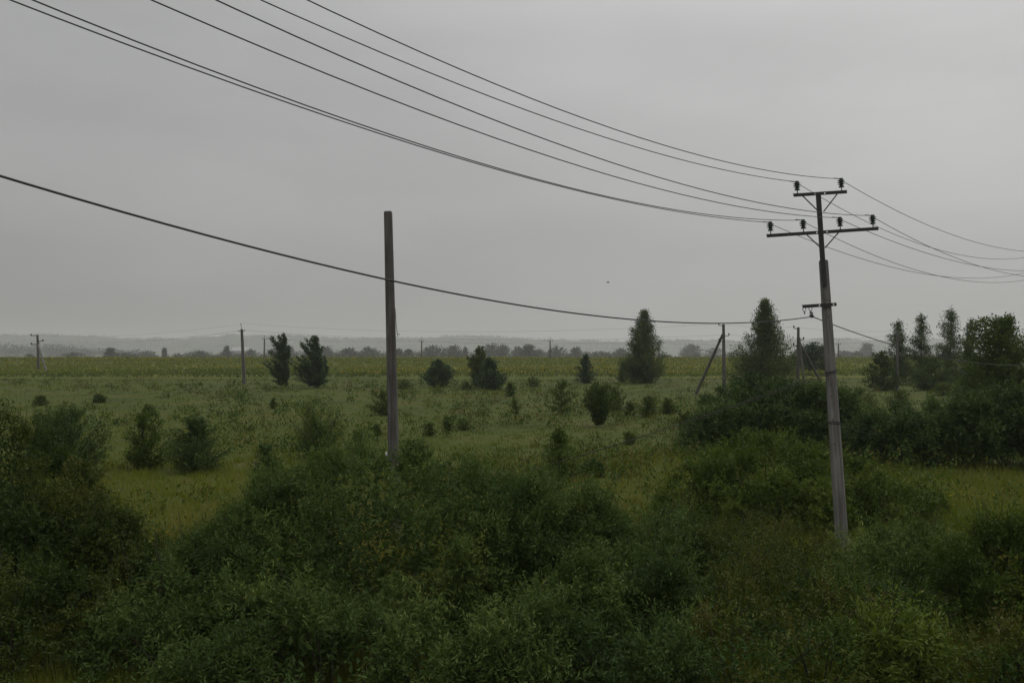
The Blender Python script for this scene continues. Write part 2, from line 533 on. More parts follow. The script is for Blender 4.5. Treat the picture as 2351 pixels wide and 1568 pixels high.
def shrub(name, label, cat, lobes, mat, leaf=(.11, .028), clump=.62, twigs=26, nl=11, tw=.42, seed=0, group=None, inner=1.0, leaders=10, tint0=.42, back=.55, shell=.36):
    """lobes: (px, D, z of top, rx, ry) - a mound of leafy branches on stems"""
    rng = np.random.default_rng(seed + 100)
    LB = []
    for (px, D, zt, rx, ry) in lobes:
        x, y, z = gp(px, D)
        c = z + (zt - z) * .38
        LB.append((np.array([x, y, c]), np.array([rx, ry, max(zt - c - tw * .10, .2)]), z))
    bx = float(np.mean([l[0][0] for l in LB])); by = float(np.mean([l[0][1] for l in LB])); bz = float(ground_z(bx, by))
    root = empty(name, (bx, by, bz), label, cat, group)
    off = (bx, by, bz)
    fol = Foliage(); stems = MB(); centres = []
    for li, (c, r, gz) in enumerate(LB):
        rx, ry, rz = r
        area = 2 * PI * ((rx * ry) ** 1.6 / 3 + (rx * rz) ** 1.6 / 3 + (ry * rz) ** 1.6 / 3) ** (1 / 1.6) + 2.2 * PI * (rx + ry) / 2 * (c[2] - gz)
        n = int(area / (clump * clump) * 1.15)
        d = rand_dirs(n * 2, rng)
        d = d[d[:, 2] > -.62][:n]
        bump = .88 + .20 * fbm(d[:, 0] * 2.3 + li * 7, d[:, 1] * 2.3 + d[:, 2] * 1.7, 2) + rng.normal(size=len(d)) * .05
        rr = r * np.ones((len(d), 3)); rr[:, 2] = np.where(d[:, 2] < 0, (c[2] - gz) * 1.0, rz)
        P = c + d * rr * bump[:, None]
        keep = P[:, 2] > gz + .12
        keep &= (d[:, 1] < .3) | (rng.random(len(d)) < back)
        for lj, (c2, r2, _) in enumerate(LB):
            if lj == li: continue
            q = (P - c2) / r2; q[:, 2] = np.where(q[:, 2] < 0, q[:, 2] * .5, q[:, 2])
            keep &= (q ** 2).sum(1) > .62
        P = P[keep]; d = d[keep]
        out_n = norm(d / r * np.array([1, 1, 1.0]))
        out_n = norm(out_n + np.array([0, 0, .45]))
        centres += [p for p in P[:: max(1, len(P) // 8)]]
        # outer sprays
        m = len(P)
        ctint = tint0 + (fbm(P[:, 0] * .9, P[:, 1] * .9 + P[:, 2] * .8, 2) - .5) * .9 + rng.normal(size=m) * .12
        idx = np.repeat(np.arange(m), twigs)
        dd = norm(out_n[idx] + rng.normal(size=(len(idx), 3)) * .62)
        start = P[idx] + rng.normal(size=(len(idx), 3)) * clump * .22 - out_n[idx] * tw * .25
        L_ = tw * (.5 + .8 * rng.random(len(idx)))
        ok = start[:, 2] + dd[:, 2] * L_ * .6 > gz + .05
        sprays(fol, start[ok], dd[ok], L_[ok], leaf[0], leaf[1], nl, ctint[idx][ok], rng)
        # inner, coarser leaves that close the crown
        ni = int(m * twigs * .75 * inner)
        d2 = rand_dirs(ni, rng); d2[:, 2] = np.abs(d2[:, 2]) * rng.choice([1, -.8], ni, p=[.7, .3])
        rr = r * np.ones((ni, 3)); rr[:, 2] = np.where(d2[:, 2] < 0, c[2] - gz, rz)
        Pi = c + d2 * rr * (.40 + shell * rng.random(ni) ** .7)[:, None]
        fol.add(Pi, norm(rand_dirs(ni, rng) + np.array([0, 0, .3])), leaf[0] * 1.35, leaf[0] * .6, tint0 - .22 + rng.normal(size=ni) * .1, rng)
        # leading shoots that break the outline
        nlead = int(leaders)
        if nlead and m:
            top = np.argsort(-P[:, 2] - rng.random(m) * .8)[:max(4, m // 2)]
            ch = rng.choice(top, nlead)
            dl = norm(np.stack([rng.normal(size=nlead) * .35, rng.normal(size=nlead) * .35, np.ones(nlead)], 1))
            sprays(fol, P[ch], dl, tw * (1.0 + 1.0 * rng.random(nlead)), leaf[0] * 1.1, leaf[1] * 1.1, nl + 5, ctint[ch] + .18, rng, .6)
    link('foliage', fol.mesh('foliage', mat, off), root)['kind'] = 'stuff'
    for li, (c, r, gz) in enumerate(LB):
        cs = [p for p in centres if ((p - c)[:2] ** 2).sum() < (r[0] + .3) ** 2][:16]
        for p in cs:
            a = np.array([c[0] + (p[0] - c[0]) * .15, c[1] + (p[1] - c[1]) * .15, gz - .03])
            mid = a * .45 + p * .55 + np.array([0, 0, .12 * (p[2] - gz)])
            stems.tube([a - off, mid - off, p - off], [.022, .014, .006], 4, False)
            if cat == 'shrub' and rng.random() < .55:      # a bare twig that sticks out
                dv = p - c; dv = dv / max(np.linalg.norm(dv), .1) * tw + np.array([0, 0, .5 * tw]) + rng.normal(size=3) * tw * .35
                stems.tube([p - off, p + dv * .6 - off, p + dv * 1.1 + rng.normal(size=3) * .05 - off], [.006, .005, .003], 4, False)
    if stems.v:
        stems.obj('branches', M_bark, root)['kind'] = 'stuff'
    TRI[label[:40]] = fol.tris()
    return root


# ------------------------------------------------------------------ trees
def tree_meshes(h, prof, limbs=26, asc=.5, leaf=(.34, .16), per=70, tuft=.55, droop=0.0, wind=(0, 0), t0=.08, trunk_r=.14, seed=0, tint0=.45, stems=1, mat=None, fill=1.0, jitter=.25, sweep=0.0):
    """crown (leaf faces set in tufts along limbs) and trunk with limbs; prof(t) = crown radius at relative height t"""
    rng = np.random.default_rng(seed + 500)
    fol = Foliage(); tr = MB()
    wind = np.array([wind[0], wind[1], 0.0])

    def axis(t):
        return np.array([0.06 * h * math.sin(3 * t + seed) * .25, .05 * h * math.cos(2.3 * t + seed) * .2, h * t]) + wind * h * t ** 2
    for s in range(stems):
        o = np.array([rng.normal(), rng.normal(), 0]) * (stems > 1) * min(h * .10, prof(.4) * .35) * (.42 if trunk_r > .19 else 1)
        ts = np.linspace(0, .97, 7)
        pts = [axis(t) + o * (.2 + t) for t in ts]
        pts[0] = pts[0] - np.array([0, 0, .06])
        tr.tube(pts, [trunk_r * (1 - .92 * t) / math.sqrt(stems) + .008 for t in ts], 6, False)
        n = limbs // stems
        for i in range(n):
            tt_ = t0 + (1.0 - t0) * (i + rng.random()) / n            # height of the limb's tip
            az = i * 2.39996 + rng.normal() * .5 + s
            el = min(1.35, max(-.1, asc + rng.normal() * .14 + .35 * max(0, tt_ - .7)))
            reach = prof(tt_) * min(1.25, max(.35, 1 + rng.normal() * jitter)) * (1 if rng.random() < .72 else .45 + .4 * rng.random())
            reach = max(reach, .04 * h * .3)
            rise = min(reach * math.tan(el), h * max(.03, tt_ - .04))
            a = axis(tt_ - rise / h) + o * (.2 + tt_)
            dv = np.array([math.cos(az) * reach, math.sin(az) * reach, rise])
            ln = float(np.linalg.norm(dv)); dv = dv / ln
            t = tt_
            q = []
            for fr in (0, .35, .7, 1.0):
                p = a + dv * ln * fr + np.array([0, 0, -droop * reach * fr ** 2]) + np.array([-sweep * ln * fr ** 1.8 * .6, 0, 0])
                q.append(p)
            tr.tube(q, [trunk_r * .30 * (1 - t) + .02, trunk_r * .2 * (1 - t) + .014, .012, .007], 4, False)
            k = int(per * fill * min(1.6, .3 + .7 * ln / max(.4, max(prof(x) for x in np.linspace(0, 1, 9)))))
            fr = .12 + .92 * rng.random(k) ** .8
            fi = np.clip(fr * 3, 0, 2.999); j = fi.astype(int); w = (fi - j)[:, None]
            q = np.array(q)
            P = q[j] * (1 - w) + q[np.minimum(j + 1, 3)] * w
            sc = tuft * (.35 + .65 * np.minimum(1, ln / 1.2)) * (1.1 - .35 * fr)
            P = P + rng.normal(size=(k, 3)) * sc[:, None] * np.array([.55, .55, .42])
            P[:, 2] = np.maximum(P[:, 2], .1)
            dl = norm(dv[None, :] * .7 + rng.normal(size=(k, 3)) * .7 + np.array([-sweep * 1.2, 0, .15 - droop * 1.3]))
            ti = tint0 + rng.normal() * .16 + rng.normal(size=k) * .13
            fol.add(P, dl, leaf[0] * (.7 + .6 * rng.random(k)), leaf[1] * (.7 + .6 * rng.random(k)), ti, rng)
    # leader
    k = int(per * .8)
    tt = .8 + .22 * rng.random(k)
    P = np.array([axis(t) for t in tt]) + rng.normal(size=(k, 3)) * tuft * .18
    fol.add(P, norm(np.array([-sweep, 0, 1.0]) + rng.normal(size=(k, 3)) * .6), leaf[0], leaf[1], tint0 + rng.normal(size=k) * .15, rng)
    return fol, tr


def tree(name, label, cat, px, D, pytop, prof_px, mat, zbase=None, group=None, **kw):
    """prof_px: crown half widths in photo pixels at equally spaced heights"""
    x, y, z = gp(px, D)
    if zbase is not None: z = zbase
    h = ztop(pytop, D) - z
    pr = np.array(prof_px) * D / F
    pr[0] *= .55
    prof = lambda t: float(np.interp(t, np.linspace(0, 1, len(pr)), pr))
    fol, tr = tree_meshes(h, prof, **kw)
    root = empty(name, (x, y, z), label, cat, group)
    link('crown', fol.mesh('crown', mat), root)['kind'] = 'stuff'
    tr.obj('trunk', M_bark, root)
    TRI[label[:40]] = fol.tris()
    return root


#@@SHRUBS
# big foreground willows
WL = (.115, .030)
shrub('willow_shrub', 'big dense grey green willow in front of the leaning bare concrete pole', 'shrub',
      [(930, 19.9, 3.45, 3.8, 2.9), (1230, 19.7, 2.95, 2.0, 2.2), (650, 19.2, 2.75, 1.8, 1.9)], M_willow, (.100, .027), seed=1, leaders=2, inner=2.3, shell=.53, back=.7, tw=.31, twigs=32)
shrub('willow_shrub', 'willow sloping down to the left beside the pale dry grass gap', 'shrub',
      [(560, 18.6, 2.35, 1.35, 1.3), (430, 17.6, 1.75, 1.1, 1.2), (330, 16.8, 1.15, .95, 1.0), (600, 16.6, 1.85, 1.4, 1.2)], M_willow, WL, seed=2, leaders=6)
shrub('willow_shrub', 'lowest front willow clump at the bottom edge under the big willow', 'shrub',
      [(760, 15.2, 1.55, 1.6, 1.0), (480, 15, 1.1, 1.1, .9), (1000, 15.2, 1.5, 1.3, 1.0)], M_willow, WL, seed=3, leaders=10)
shrub('willow_shrub', 'dusky willow right of the big willow, below the sapling on the meadow', 'shrub',
      [(1330, 19.6, 2.35, 1.6, 1.5), (1490, 20.2, 2.3, 1.2, 1.4), (1250, 17.6, 1.95, 1.4, 1.2), (1430, 17.4, 1.95, 1.3, 1.2)], M_willow, WL, seed=4, leaders=14, tint0=.36)
shrub('willow_shrub', 'dark low willow at the bottom edge left of the brown brush', 'shrub',
      [(1230, 15.2, 1.5, 1.25, 1.0), (1440, 15.2, 1.35, 1.1, 1.0)], M_willow, WL, seed=5, leaders=8, tint0=.34)
# brown and olive brush on the right
OL = (.085, .03)
shrub('brush_thicket', 'olive brown brush between the dusky willow and the utility pole', 'shrub',
      [(1640, 20.5, 1.9, 1.5, 1.4), (1760, 19.5, 1.55, 1.2, 1.3), (1610, 17.5, 1.65, 1.3, 1.3), (1590, 24.5, 1.55, 1.3, 1.3), (1730, 24, 1.35, 1.5, 1.3), (1850, 24.5, 1.05, 1.2, 1.1)], M_olive, OL, seed=6, leaders=10, twigs=18)
shrub('brush_thicket', 'brown brush at the bottom edge below the utility pole', 'shrub',
      [(1690, 15.3, 1.3, 1.3, 1.1), (1880, 15.3, 1.2, 1.2, 1.0)], M_brown, OL, seed=7, leaders=16)
shrub('brush_thicket', 'reddish brown low brush spread right in front of the utility pole base', 'shrub',
      [(1870, 18.6, 1.35, 1.4, 1.2), (2020, 17.6, 1.35, 1.2, 1.2)], M_brown, OL, seed=8, leaders=12, tint0=.5)
shrub('willow_shrub', 'bluish green willow shoots to the right of the utility pole base', 'shrub',
      [(2090, 21.5, 1.65, 1.2, 1.1), (2010, 23.5, 1.15, 1.1, 1.0), (2180, 20, 1.6, .9, 1.0)], M_willow, (.12, .03), seed=9, leaders=16, tint0=.5)
shrub('willow_shrub', 'tall upright dark green willow stand at the right edge', 'shrub',
      [(2300, 18.6, 2.25, 1.1, 1.1), (2215, 19.3, 1.95, .8, 1.0), (2400, 18, 2.5, 1.1, 1.0)], M_bright, (.12, .028), seed=10, leaders=26, tint0=.22)
shrub('leafy_bush', 'fresh bright green leafy clump among brown brush at lower right', 'shrub',
      [(2080, 15.4, 1.45, .65, .6), (2000, 15.2, 1.05, .4, .5)], M_bright, (.13, .036), seed=11, leaders=12, tint0=.62)
shrub('brush_thicket', 'brown yellow brush in the lower right corner', 'shrub',
      [(2260, 15.6, 1.05, 1.1, .9), (2400, 15.2, 1.1, .9, .9)], M_brown, OL, seed=12, leaders=14, tint0=.55)
# left thicket
shrub('dark_thicket', 'tall dark brownish thicket filling the left edge', 'shrub',
      [(-20, 22.5, 3.95, 2.3, 1.8), (110, 21.8, 3.1, 1.6, 1.6), (0, 19.5, 2.75, 1.5, 1.3)], M_olive, (.085, .034), seed=13, leaders=2, shell=.5, inner=2.1, tw=.32, tint0=.2)
shrub('dark_thicket', 'brown tinged thicket whose low tip reaches the dry grass gap', 'shrub',
      [(140, 20.4, 2.6, 1.6, 1.4), (255, 20.3, 2.15, 1.2, 1.2), (335, 19.8, 1.6, .85, .9), (100, 17.6, 1.7, 1.1, 1.0)], M_olive, (.085, .034), seed=14, leaders=2, shell=.5, inner=2.1, tw=.32, tint0=.32)
shrub('dark_thicket', 'olive bush cut off by the lower left corner', 'shrub',
      [(10, 16.2, 1.75, .75, .8), (-90, 16, 2.2, .9, .9)], M_olive, (.085, .034), seed=15, leaders=3, inner=1.6, tint0=.42)
# round bushes behind the utility pole
shrub('round_bush', 'big dark round willow under the lone poplar behind the utility pole', 'shrub',
      [(1770, 59, 4.0, 3.4, 2.8), (1665, 57, 2.5, 2.1, 1.9), (1885, 58.5, 3.6, 2.4, 2.2), (1600, 56, 1.3, 1.0, 1.0), (1960, 58, 2.2, 1.5, 1.4)], M_dark, (.22, .085), clump=.85, twigs=20, nl=9, tw=.7, inner=1.9, back=.9, seed=16, leaders=4, tint0=.46)
shrub('round_bush', 'light green rounded willow directly left of the utility pole foot', 'shrub',
      [(1760, 33, 2.75, 2.3, 2.0), (1625, 32, 1.85, 1.5, 1.4), (1905, 33, 2.05, 1.8, 1.6), (2055, 32, 1.55, 1.5, 1.3), (1810, 30.5, 1.7, 1.8, 1.3)], M_bright, (.12, .044), clump=.66, twigs=26, nl=10, tw=.32, inner=2.0, shell=.52, seed=17, leaders=1, tint0=.36)
shrub('dense_thicket', 'long dark thicket behind the mown grass on the right', 'shrub',
      [(2050, 51, 2.4, 2.1, 1.8), (2110, 49.5, 2.5, 1.9, 1.8), (2185, 50, 3.2, 2.3, 2.0), (2250, 49, 3.2, 2.0, 1.8), (2320, 48.5, 3.65, 2.5, 2.1), (2450, 49, 3.7, 2.4, 2.0), (1985, 53, 1.7, 1.4, 1.4)], M_dark, (.20, .08), clump=.8, twigs=20, nl=9, tw=.65, inner=1.9, back=.9, seed=18, leaders=8, tint0=.40)

#@@MIDSHRUBS
# bushes and saplings on the meadow: (name, label, px, D, top py, half widths in px from base to top, material, extra)
SAP = dict(leaf=(.115, .06), tuft=.30, trunk_r=.035, fill=1.9, jitter=.38)
def meadow_bush(name, label, px, base_py, top_py, prof, mat, **kw):
    D = EYE * F / (base_py - HY)
    k = dict(SAP); k.update(kw)
    k['asc'] = k.get('asc', .5) + .28
    k['limbs'] = int(k.get('limbs', 30) * 1.5); k['per'] = int(k.get('per', 50) * .62)
    prof = list(prof); prof[-1] *= 2.2; prof[-2] *= 1.12
    if mat is M_dark and D > 60: mat = M_meadow
    return tree(name, label, 'bush' if 'bush' in name else 'sapling', px, D, top_py, prof, mat, **k)

meadow_bush('round_bush', 'dark round leafy bush on the left meadow, twin of the looser bush beside it', 445, 1082, 958, [58, 70, 62, 42, 8], M_dark, limbs=60, per=95, stems=4, asc=.45, t0=.03, seed=21, tint0=.45)
meadow_bush('loose_bush', 'looser green bush just left of the dark round meadow bush', 330, 1073, 945, [40, 50, 40, 24, 5], M_bright, limbs=44, per=75, stems=3, asc=.5, t0=.03, seed=22, tint0=.2)
meadow_bush('dark_bush', 'tall dark green bush rising behind the left thicket', 165, 1085, 930, [70, 82, 72, 50, 14], M_dark, limbs=74, per=95, stems=4, asc=.6, t0=.03, seed=23, tint0=.5)
meadow_bush('dark_bush', 'dark bush at the far left behind the thicket top', 112, 1060, 945, [40, 46, 44, 30, 8], M_dark, limbs=36, per=75, stems=3, asc=.6, t0=.03, seed=24, tint0=.4)
meadow_bush('willow_bush', 'grey green willow bush leaning left on the meadow beside the bare pole', 738, 1047, 925, [30, 48, 46, 40, 14], M_willow, limbs=50, per=75, stems=3, asc=.75, t0=.04, seed=25, tint0=.55, wind=(-.22, 0))
meadow_bush('sparse_bush', 'sparse thin willow bush between the leaning willow and the bare pole', 822, 1062, 985, [34, 42, 34, 22, 6], M_willow, limbs=34, per=40, stems=4, asc=.8, t0=.04, seed=26, tint0=.55)
meadow_bush('dark_sapling', 'narrow dark sapling at the back edge of the big willow', 612, 1140, 1022, [30, 34, 26, 14, 5], M_dark, limbs=40, per=60, asc=.5, t0=.05, seed=27, tint0=.48)
meadow_bush('airy_sapling', 'airy pointed sapling standing alone behind the dusky willow', 1285, 1102, 985, [56, 50, 40, 22, 4], M_bright, limbs=50, per=44, asc=.2, jitter=.65, t0=.08, seed=28, tint0=.15)
meadow_bush('wedge_bush', 'dark wedge shaped bush wide at the top and narrow at its foot', 1372, 978, 878, [8, 15, 24, 34, 16], M_dark, limbs=52, per=95, stems=3, asc=.7, jitter=.5, tuft=.24, t0=.1, seed=29, tint0=.3, leaf=(.15, .08))
meadow_bush('airy_sapling', 'loose layered sapling left of the wedge shaped bush', 1290, 948, 872, [28, 34, 26, 18, 5], M_bright, limbs=36, per=46, asc=.2, t0=.1, seed=30, tint0=.12, leaf=(.16, .085))
meadow_bush('low_bush', 'bush half hidden behind the bare pole', 890, 952, 896, [20, 34, 32, 20, 6], M_dark, limbs=30, per=50, stems=3, asc=.6, t0=.05, seed=31, tint0=.55, leaf=(.16, .085))
meadow_bush('small_bush', 'small bush at the foot of the leaning dark poplar pair', 1170, 910, 880, [10, 14, 12, 7, 3], M_dark, limbs=18, per=40, stems=2, asc=.6, t0=.04, seed=32, leaf=(.24, .12), tuft=.4)
meadow_bush('small_bush', 'small dark shoot in open grass below the leaning pair', 1184, 950, 918, [6, 9, 8, 5, 2], M_dark, limbs=14, per=34, stems=2, asc=.8, t0=.04, seed=33)
meadow_bush('small_bush', 'small bush just right of the wedge shaped bush', 1412, 944, 898, [14, 20, 18, 10, 4], M_dark, limbs=24, per=44, stems=3, asc=.6, t0=.04, seed=34, leaf=(.15, .08), tint0=.5)
meadow_bush('small_bush', 'little bush between two bushes right of the wedge shaped bush', 1446, 952, 922, [10, 14, 12, 7, 3], M_dark, limbs=18, per=40, stems=2, asc=.6, t0=.04, seed=35, leaf=(.15, .08), tint0=.5)
meadow_bush('small_bush', 'wider low bush below the tall birch', 1488, 954, 908, [22, 26, 22, 14, 4], M_dark, limbs=30, per=46, stems=3, asc=.5, t0=.04, seed=36, leaf=(.15, .08), tint0=.5)
meadow_bush('small_bush', 'pale low bush in front of the strutted pole', 1530, 948, 914, [20, 24, 18, 10, 4], M_bright, limbs=26, per=40, stems=3, asc=.5, t0=.04, seed=37, leaf=(.15, .08), tint0=.15)
meadow_bush('small_bush', 'tiny dark bush under the left windblown tree', 627, 939, 915, [6, 9, 7, 5, 2], M_dark, limbs=12, per=34, stems=2, asc=.7, t0=.04, seed=38, leaf=(.15, .08))
meadow_bush('small_bush', 'tiny dark bush in grass right of the bare pole', 986, 998, 970, [9, 12, 11, 7, 3], M_dark, limbs=16, per=40, stems=2, asc=.6, t0=.04, seed=39)
meadow_bush('small_bush', 'thin upright shoot right of the tiny dark bush', 1028, 988, 955, [8, 12, 11, 8, 3], M_dark, limbs=16, per=34, stems=2, asc=.9, t0=.04, seed=40)
meadow_bush('small_bush', 'pale spreading low bush in mid meadow right of the thin shoot', 1066, 985, 960, [20, 24, 18, 10, 4], M_willow, limbs=24, per=34, stems=3, asc=.5, t0=.04, seed=41, tint0=.6)
meadow_bush('small_bush', 'small bush just left of the bare pole low on the meadow', 868, 998, 975, [9, 11, 9, 5, 2], M_dark, limbs=14, per=36, stems=2, asc=.6, t0=.04, seed=42)
meadow_bush('small_bush', 'faint bush behind the looser left bush', 342, 955, 930, [12, 16, 14, 9, 3], M_dark, limbs=20, per=40, stems=2, asc=.6, t0=.04, seed=43, leaf=(.15, .08), tint0=.5)
meadow_bush('small_bush', 'small dark bush in far left meadow above the tall dark bush', 92, 932, 908, [14, 18, 14, 9, 3], M_dark, limbs=22, per=40, stems=3, asc=.5, t0=.04, seed=44, leaf=(.16, .085), tint0=.5)
meadow_bush('small_bush', 'little bush left of the stay wire crossing the grass', 1445, 1018, 992, [10, 15, 12, 7, 3], M_dark, limbs=18, per=40, stems=2, asc=.5, t0=.04, seed=45, tint0=.55)
meadow_bush('small_bush', 'low dark bush on the meadow between round willow and long thicket', 2065, 935, 895, [26, 30, 26, 16, 5], M_dark, limbs=34, per=50, stems=3, asc=.5, t0=.04, seed=46, leaf=(.16, .085), tint0=.5)
meadow_bush('small_bush', 'low reddish brown bush beyond the long right thicket', 2170, 908, 882, [30, 34, 26, 14, 5], M_brown, limbs=34, per=46, stems=3, asc=.4, t0=.04, seed=47, leaf=(.2, .1), tint0=.45)
meadow_bush('small_bush', 'green low bush right behind the utility pole', 1975, 935, 890, [34, 42, 36, 20, 6], M_dark, limbs=40, per=54, stems=4, asc=.5, t0=.04, seed=48, leaf=(.16, .085), tint0=.55)

for nm, lab, px, bpy_, tpy, w, m_, sd in [
    ('low_bush', 'low soft bush at the field edge between the globe tree and the bare pole', 930, 892, 872, 20, M_dark, 401),
    ('low_bush', 'faint reddish weed bush between the globe tree and the leaning pair', 1071, 894, 876, 14, M_brown, 402),
    ('low_bush', 'low bush on the rough grass left of the small conical tree', 1226, 888, 866, 15, M_dark, 403),
    ('low_bush', 'dark low bush touching the left flank of the dark round willow', 1577, 985, 948, 18, M_dark, 405),
    ('low_bush', 'low leafy bush in the grass right of the airy pointed sapling', 1362, 1088, 1060, 26, M_dark, 406),
    ('low_bush', 'small low bush at the rough grass under the sunflowers at far left', 230, 925, 905, 16, M_dark, 410),
    ('low_bush', 'low bush on the grass strip in front of the strutted pole foot', 1620, 930, 905, 20, M_dark, 412)]:
    meadow_bush(nm, lab, px, bpy_, tpy, [w * .8, w, w * .9, w * .6, w * .2], m_, limbs=26, per=60, stems=3, asc=.5, t0=.04, seed=sd, leaf=(.16, .08), tint0=.45)

#@@TREES
BIG = dict(leaf=(.30, .16), tuft=.48, trunk_r=.13, fill=1.7)
def field_tree(name, label, px, D, top_py, prof, mat, **kw):
    k = dict(BIG); k.update(kw)
    return tree(name, label, 'tree', px, D, top_py, prof, mat, **k)

field_tree('windblown_tree', 'slim windblown dark poplar at the field edge', 656, 169, 768, [14, 17, 22, 23, 21, 17, 8], M_blue, limbs=90, per=56, asc=1.0, sweep=.6, tuft=.30, jitter=.4, t0=.05, seed=61, tint0=.5, wind=(-.05, 0))
field_tree('windblown_tree', 'broader windblown dark poplar right of the slim one', 730, 166, 773, [34, 30, 36, 36, 33, 24, 9], M_blue, limbs=130, per=60, asc=.95, sweep=.6, tuft=.32, jitter=.42, t0=.04, seed=62, tint0=.5, wind=(-.07, 0))
field_tree('round_bush_tree', 'small dark globe shaped tree alone at the field edge', 1007, 168, 828, [26, 31, 31, 28, 18, 6], M_blue, limbs=60, per=75, asc=.4, t0=.03, seed=63, tint0=.5)
field_tree('tall_shrub_tree', 'taller ragged half of the leaning dark pair', 1102, 166, 797, [12, 19, 20, 20, 18, 8], M_birch, limbs=46, per=65, asc=.8, sweep=.35, t0=.05, seed=64, tint0=.2)
field_tree('round_bush_tree', 'darker rounded half of the leaning dark pair', 1126, 158, 824, [28, 32, 31, 26, 16, 5], M_blue, limbs=60, per=75, asc=.45, t0=.03, seed=65, tint0=.5)
field_tree('small_conical_tree', 'small conical dark tree right behind the wedge shaped bush', 1345, 190, 815, [17, 22, 20, 15, 9, 3], M_blue, limbs=46, per=60, asc=.4, t0=.03, seed=66, tint0=.5)
field_tree('small_green_tree', 'small slender green tree left of the tall birch', 1430, 196, 835, [8, 13, 12, 9, 5, 2], M_dark, limbs=26, per=46, asc=.5, t0=.04, seed=67, tint0=.55)
field_tree('birch_tree', 'tall full birch standing alone below the sagging cable', 1477, 190, 712, [40, 30, 38, 43, 44, 42, 36, 26, 14, 3], M_birch, limbs=300, per=60, asc=1.0, droop=.45, jitter=.3, tuft=.85, leaf=(.27, .15), t0=.06, seed=68, tint0=.36, trunk_r=.18)
field_tree('poplar_tree', 'broad poplar with two pointed tops left of the utility pole', 1756, 150, 690, [80, 70, 78, 72, 60, 48, 36, 25, 14, 4], M_birch, limbs=380, per=58, asc=1.0, t0=.05, seed=69, tint0=.34, trunk_r=.2, leaf=(.26, .15), stems=2, jitter=.36, tuft=.75)
field_tree('dark_round_tree', 'dark round tree just left behind the utility pole', 1866, 240, 792, [20, 36, 40, 34, 18], M_blue, limbs=50, per=75, asc=.4, t0=.04, seed=70, tint0=.4, leaf=(.6, .3), tuft=1.2)
field_tree('birch_tree', 'leftmost birch of the four on the right horizon', 2064, 175, 738, [22, 26, 22, 24, 16, 18, 6], M_birch, limbs=69, per=60, asc=.85, droop=.5, t0=.1, seed=71, tint0=.22, jitter=.45, tuft=.85)
field_tree('birch_tree', 'second of the four birches on the right horizon, drooping', 2117, 178, 723, [20, 28, 30, 26, 22, 15, 6], M_birch, limbs=76, per=60, asc=.85, droop=.6, t0=.1, seed=72, tint0=.26, jitter=.4, tuft=.85)
field_tree('birch_tree', 'tallest of the four birches on the right horizon', 2184, 172, 709, [20, 28, 30, 26, 24, 17, 7], M_birch, limbs=81, per=60, asc=.85, droop=.6, t0=.1, seed=73, tint0=.22, jitter=.45, tuft=.85)
field_tree('birch_tree', 'short dark birch at the right of the four on the horizon', 2228, 176, 735, [16, 22, 22, 19, 14, 9, 4], M_blue, limbs=60, per=60, asc=.95, droop=.4, tuft=.55, t0=.08, seed=74, tint0=.5)
field_tree('hedge_tree', 'dense low shrubbery at the feet of the left two birches', 2030, 150, 808, [36, 40, 36, 26, 10], M_dark, limbs=56, per=64, asc=.6, t0=.03, seed=75, tint0=.45, stems=3)
field_tree('hedge_tree', 'low bushy growth between the birches and the round tree', 2140, 152, 822, [44, 52, 44, 26, 8], M_dark, limbs=60, per=64, asc=.5, t0=.03, seed=76, tint0=.5, stems=4)
field_tree('broadleaf_tree', 'large leafy dark broadleaf tree at the right edge', 2318, 92, 728, [44, 66, 72, 68, 54, 34, 10], M_bright, limbs=130, per=110, asc=.55, t0=.06, seed=77, tint0=.16, leaf=(.26, .15), tuft=.85, stems=3, trunk_r=.16)
field_tree('hedge_tree', 'olive low tree in front of the large broadleaf tree', 2235, 120, 852, [40, 48, 40, 24, 8], M_bright, limbs=46, per=56, asc=.5, t0=.03, seed=78, tint0=.08, stems=3, leaf=(.3, .15))

#@@FAR
# hedgerow and trees beyond the crest of the field
def crown_variant(seed, w, h, top):
    prof = lambda t: w * (max(0.0, 1 - ((t - .42) / .62) ** 2)) ** .5 if top == 'round' else w * (1 - t * .86)
    return tree_meshes(h, prof, limbs=44, asc=.6, leaf=(1.0, .6), per=34, tuft=1.5, t0=.08, trunk_r=.2, seed=seed, tint0=.45)
FV = {}
for k, (w, h, top) in {'round': (4.2, 9, 'round'), 'wide': (6.0, 8.5, 'round'), 'slim': (2.2, 10, 'round'), 'cone': (3.6, 9.5, 'cone')}.items():
    f_, t_ = crown_variant(hash_seed := {'round': 1, 'wide': 2, 'slim': 3, 'cone': 4}[k], w, h, top)
    FV[k] = (f_.mesh('crown', M_far), t_.mesh('trunk', M_bark), w, h)


def far_tree(kind, px, D, top_py, half_px, label):
    D = D * 2.0
    x, y, z = gp(px, D)
    cm, tm, w, h = FV[kind]
    sz = (ztop(top_py, D) - z) / h / 1.02; sx = half_px * D / F / (w * .95)
    r = empty('hedgerow_tree', (x, y, z), label, 'tree', 'hazy trees beyond the sunflower field')
    r.scale = (sx, sx, sz); r.rotation_euler.z = R.random() * 6.28
    link('crown', cm, r)['kind'] = 'stuff'; link('trunk', tm, r)
    return r

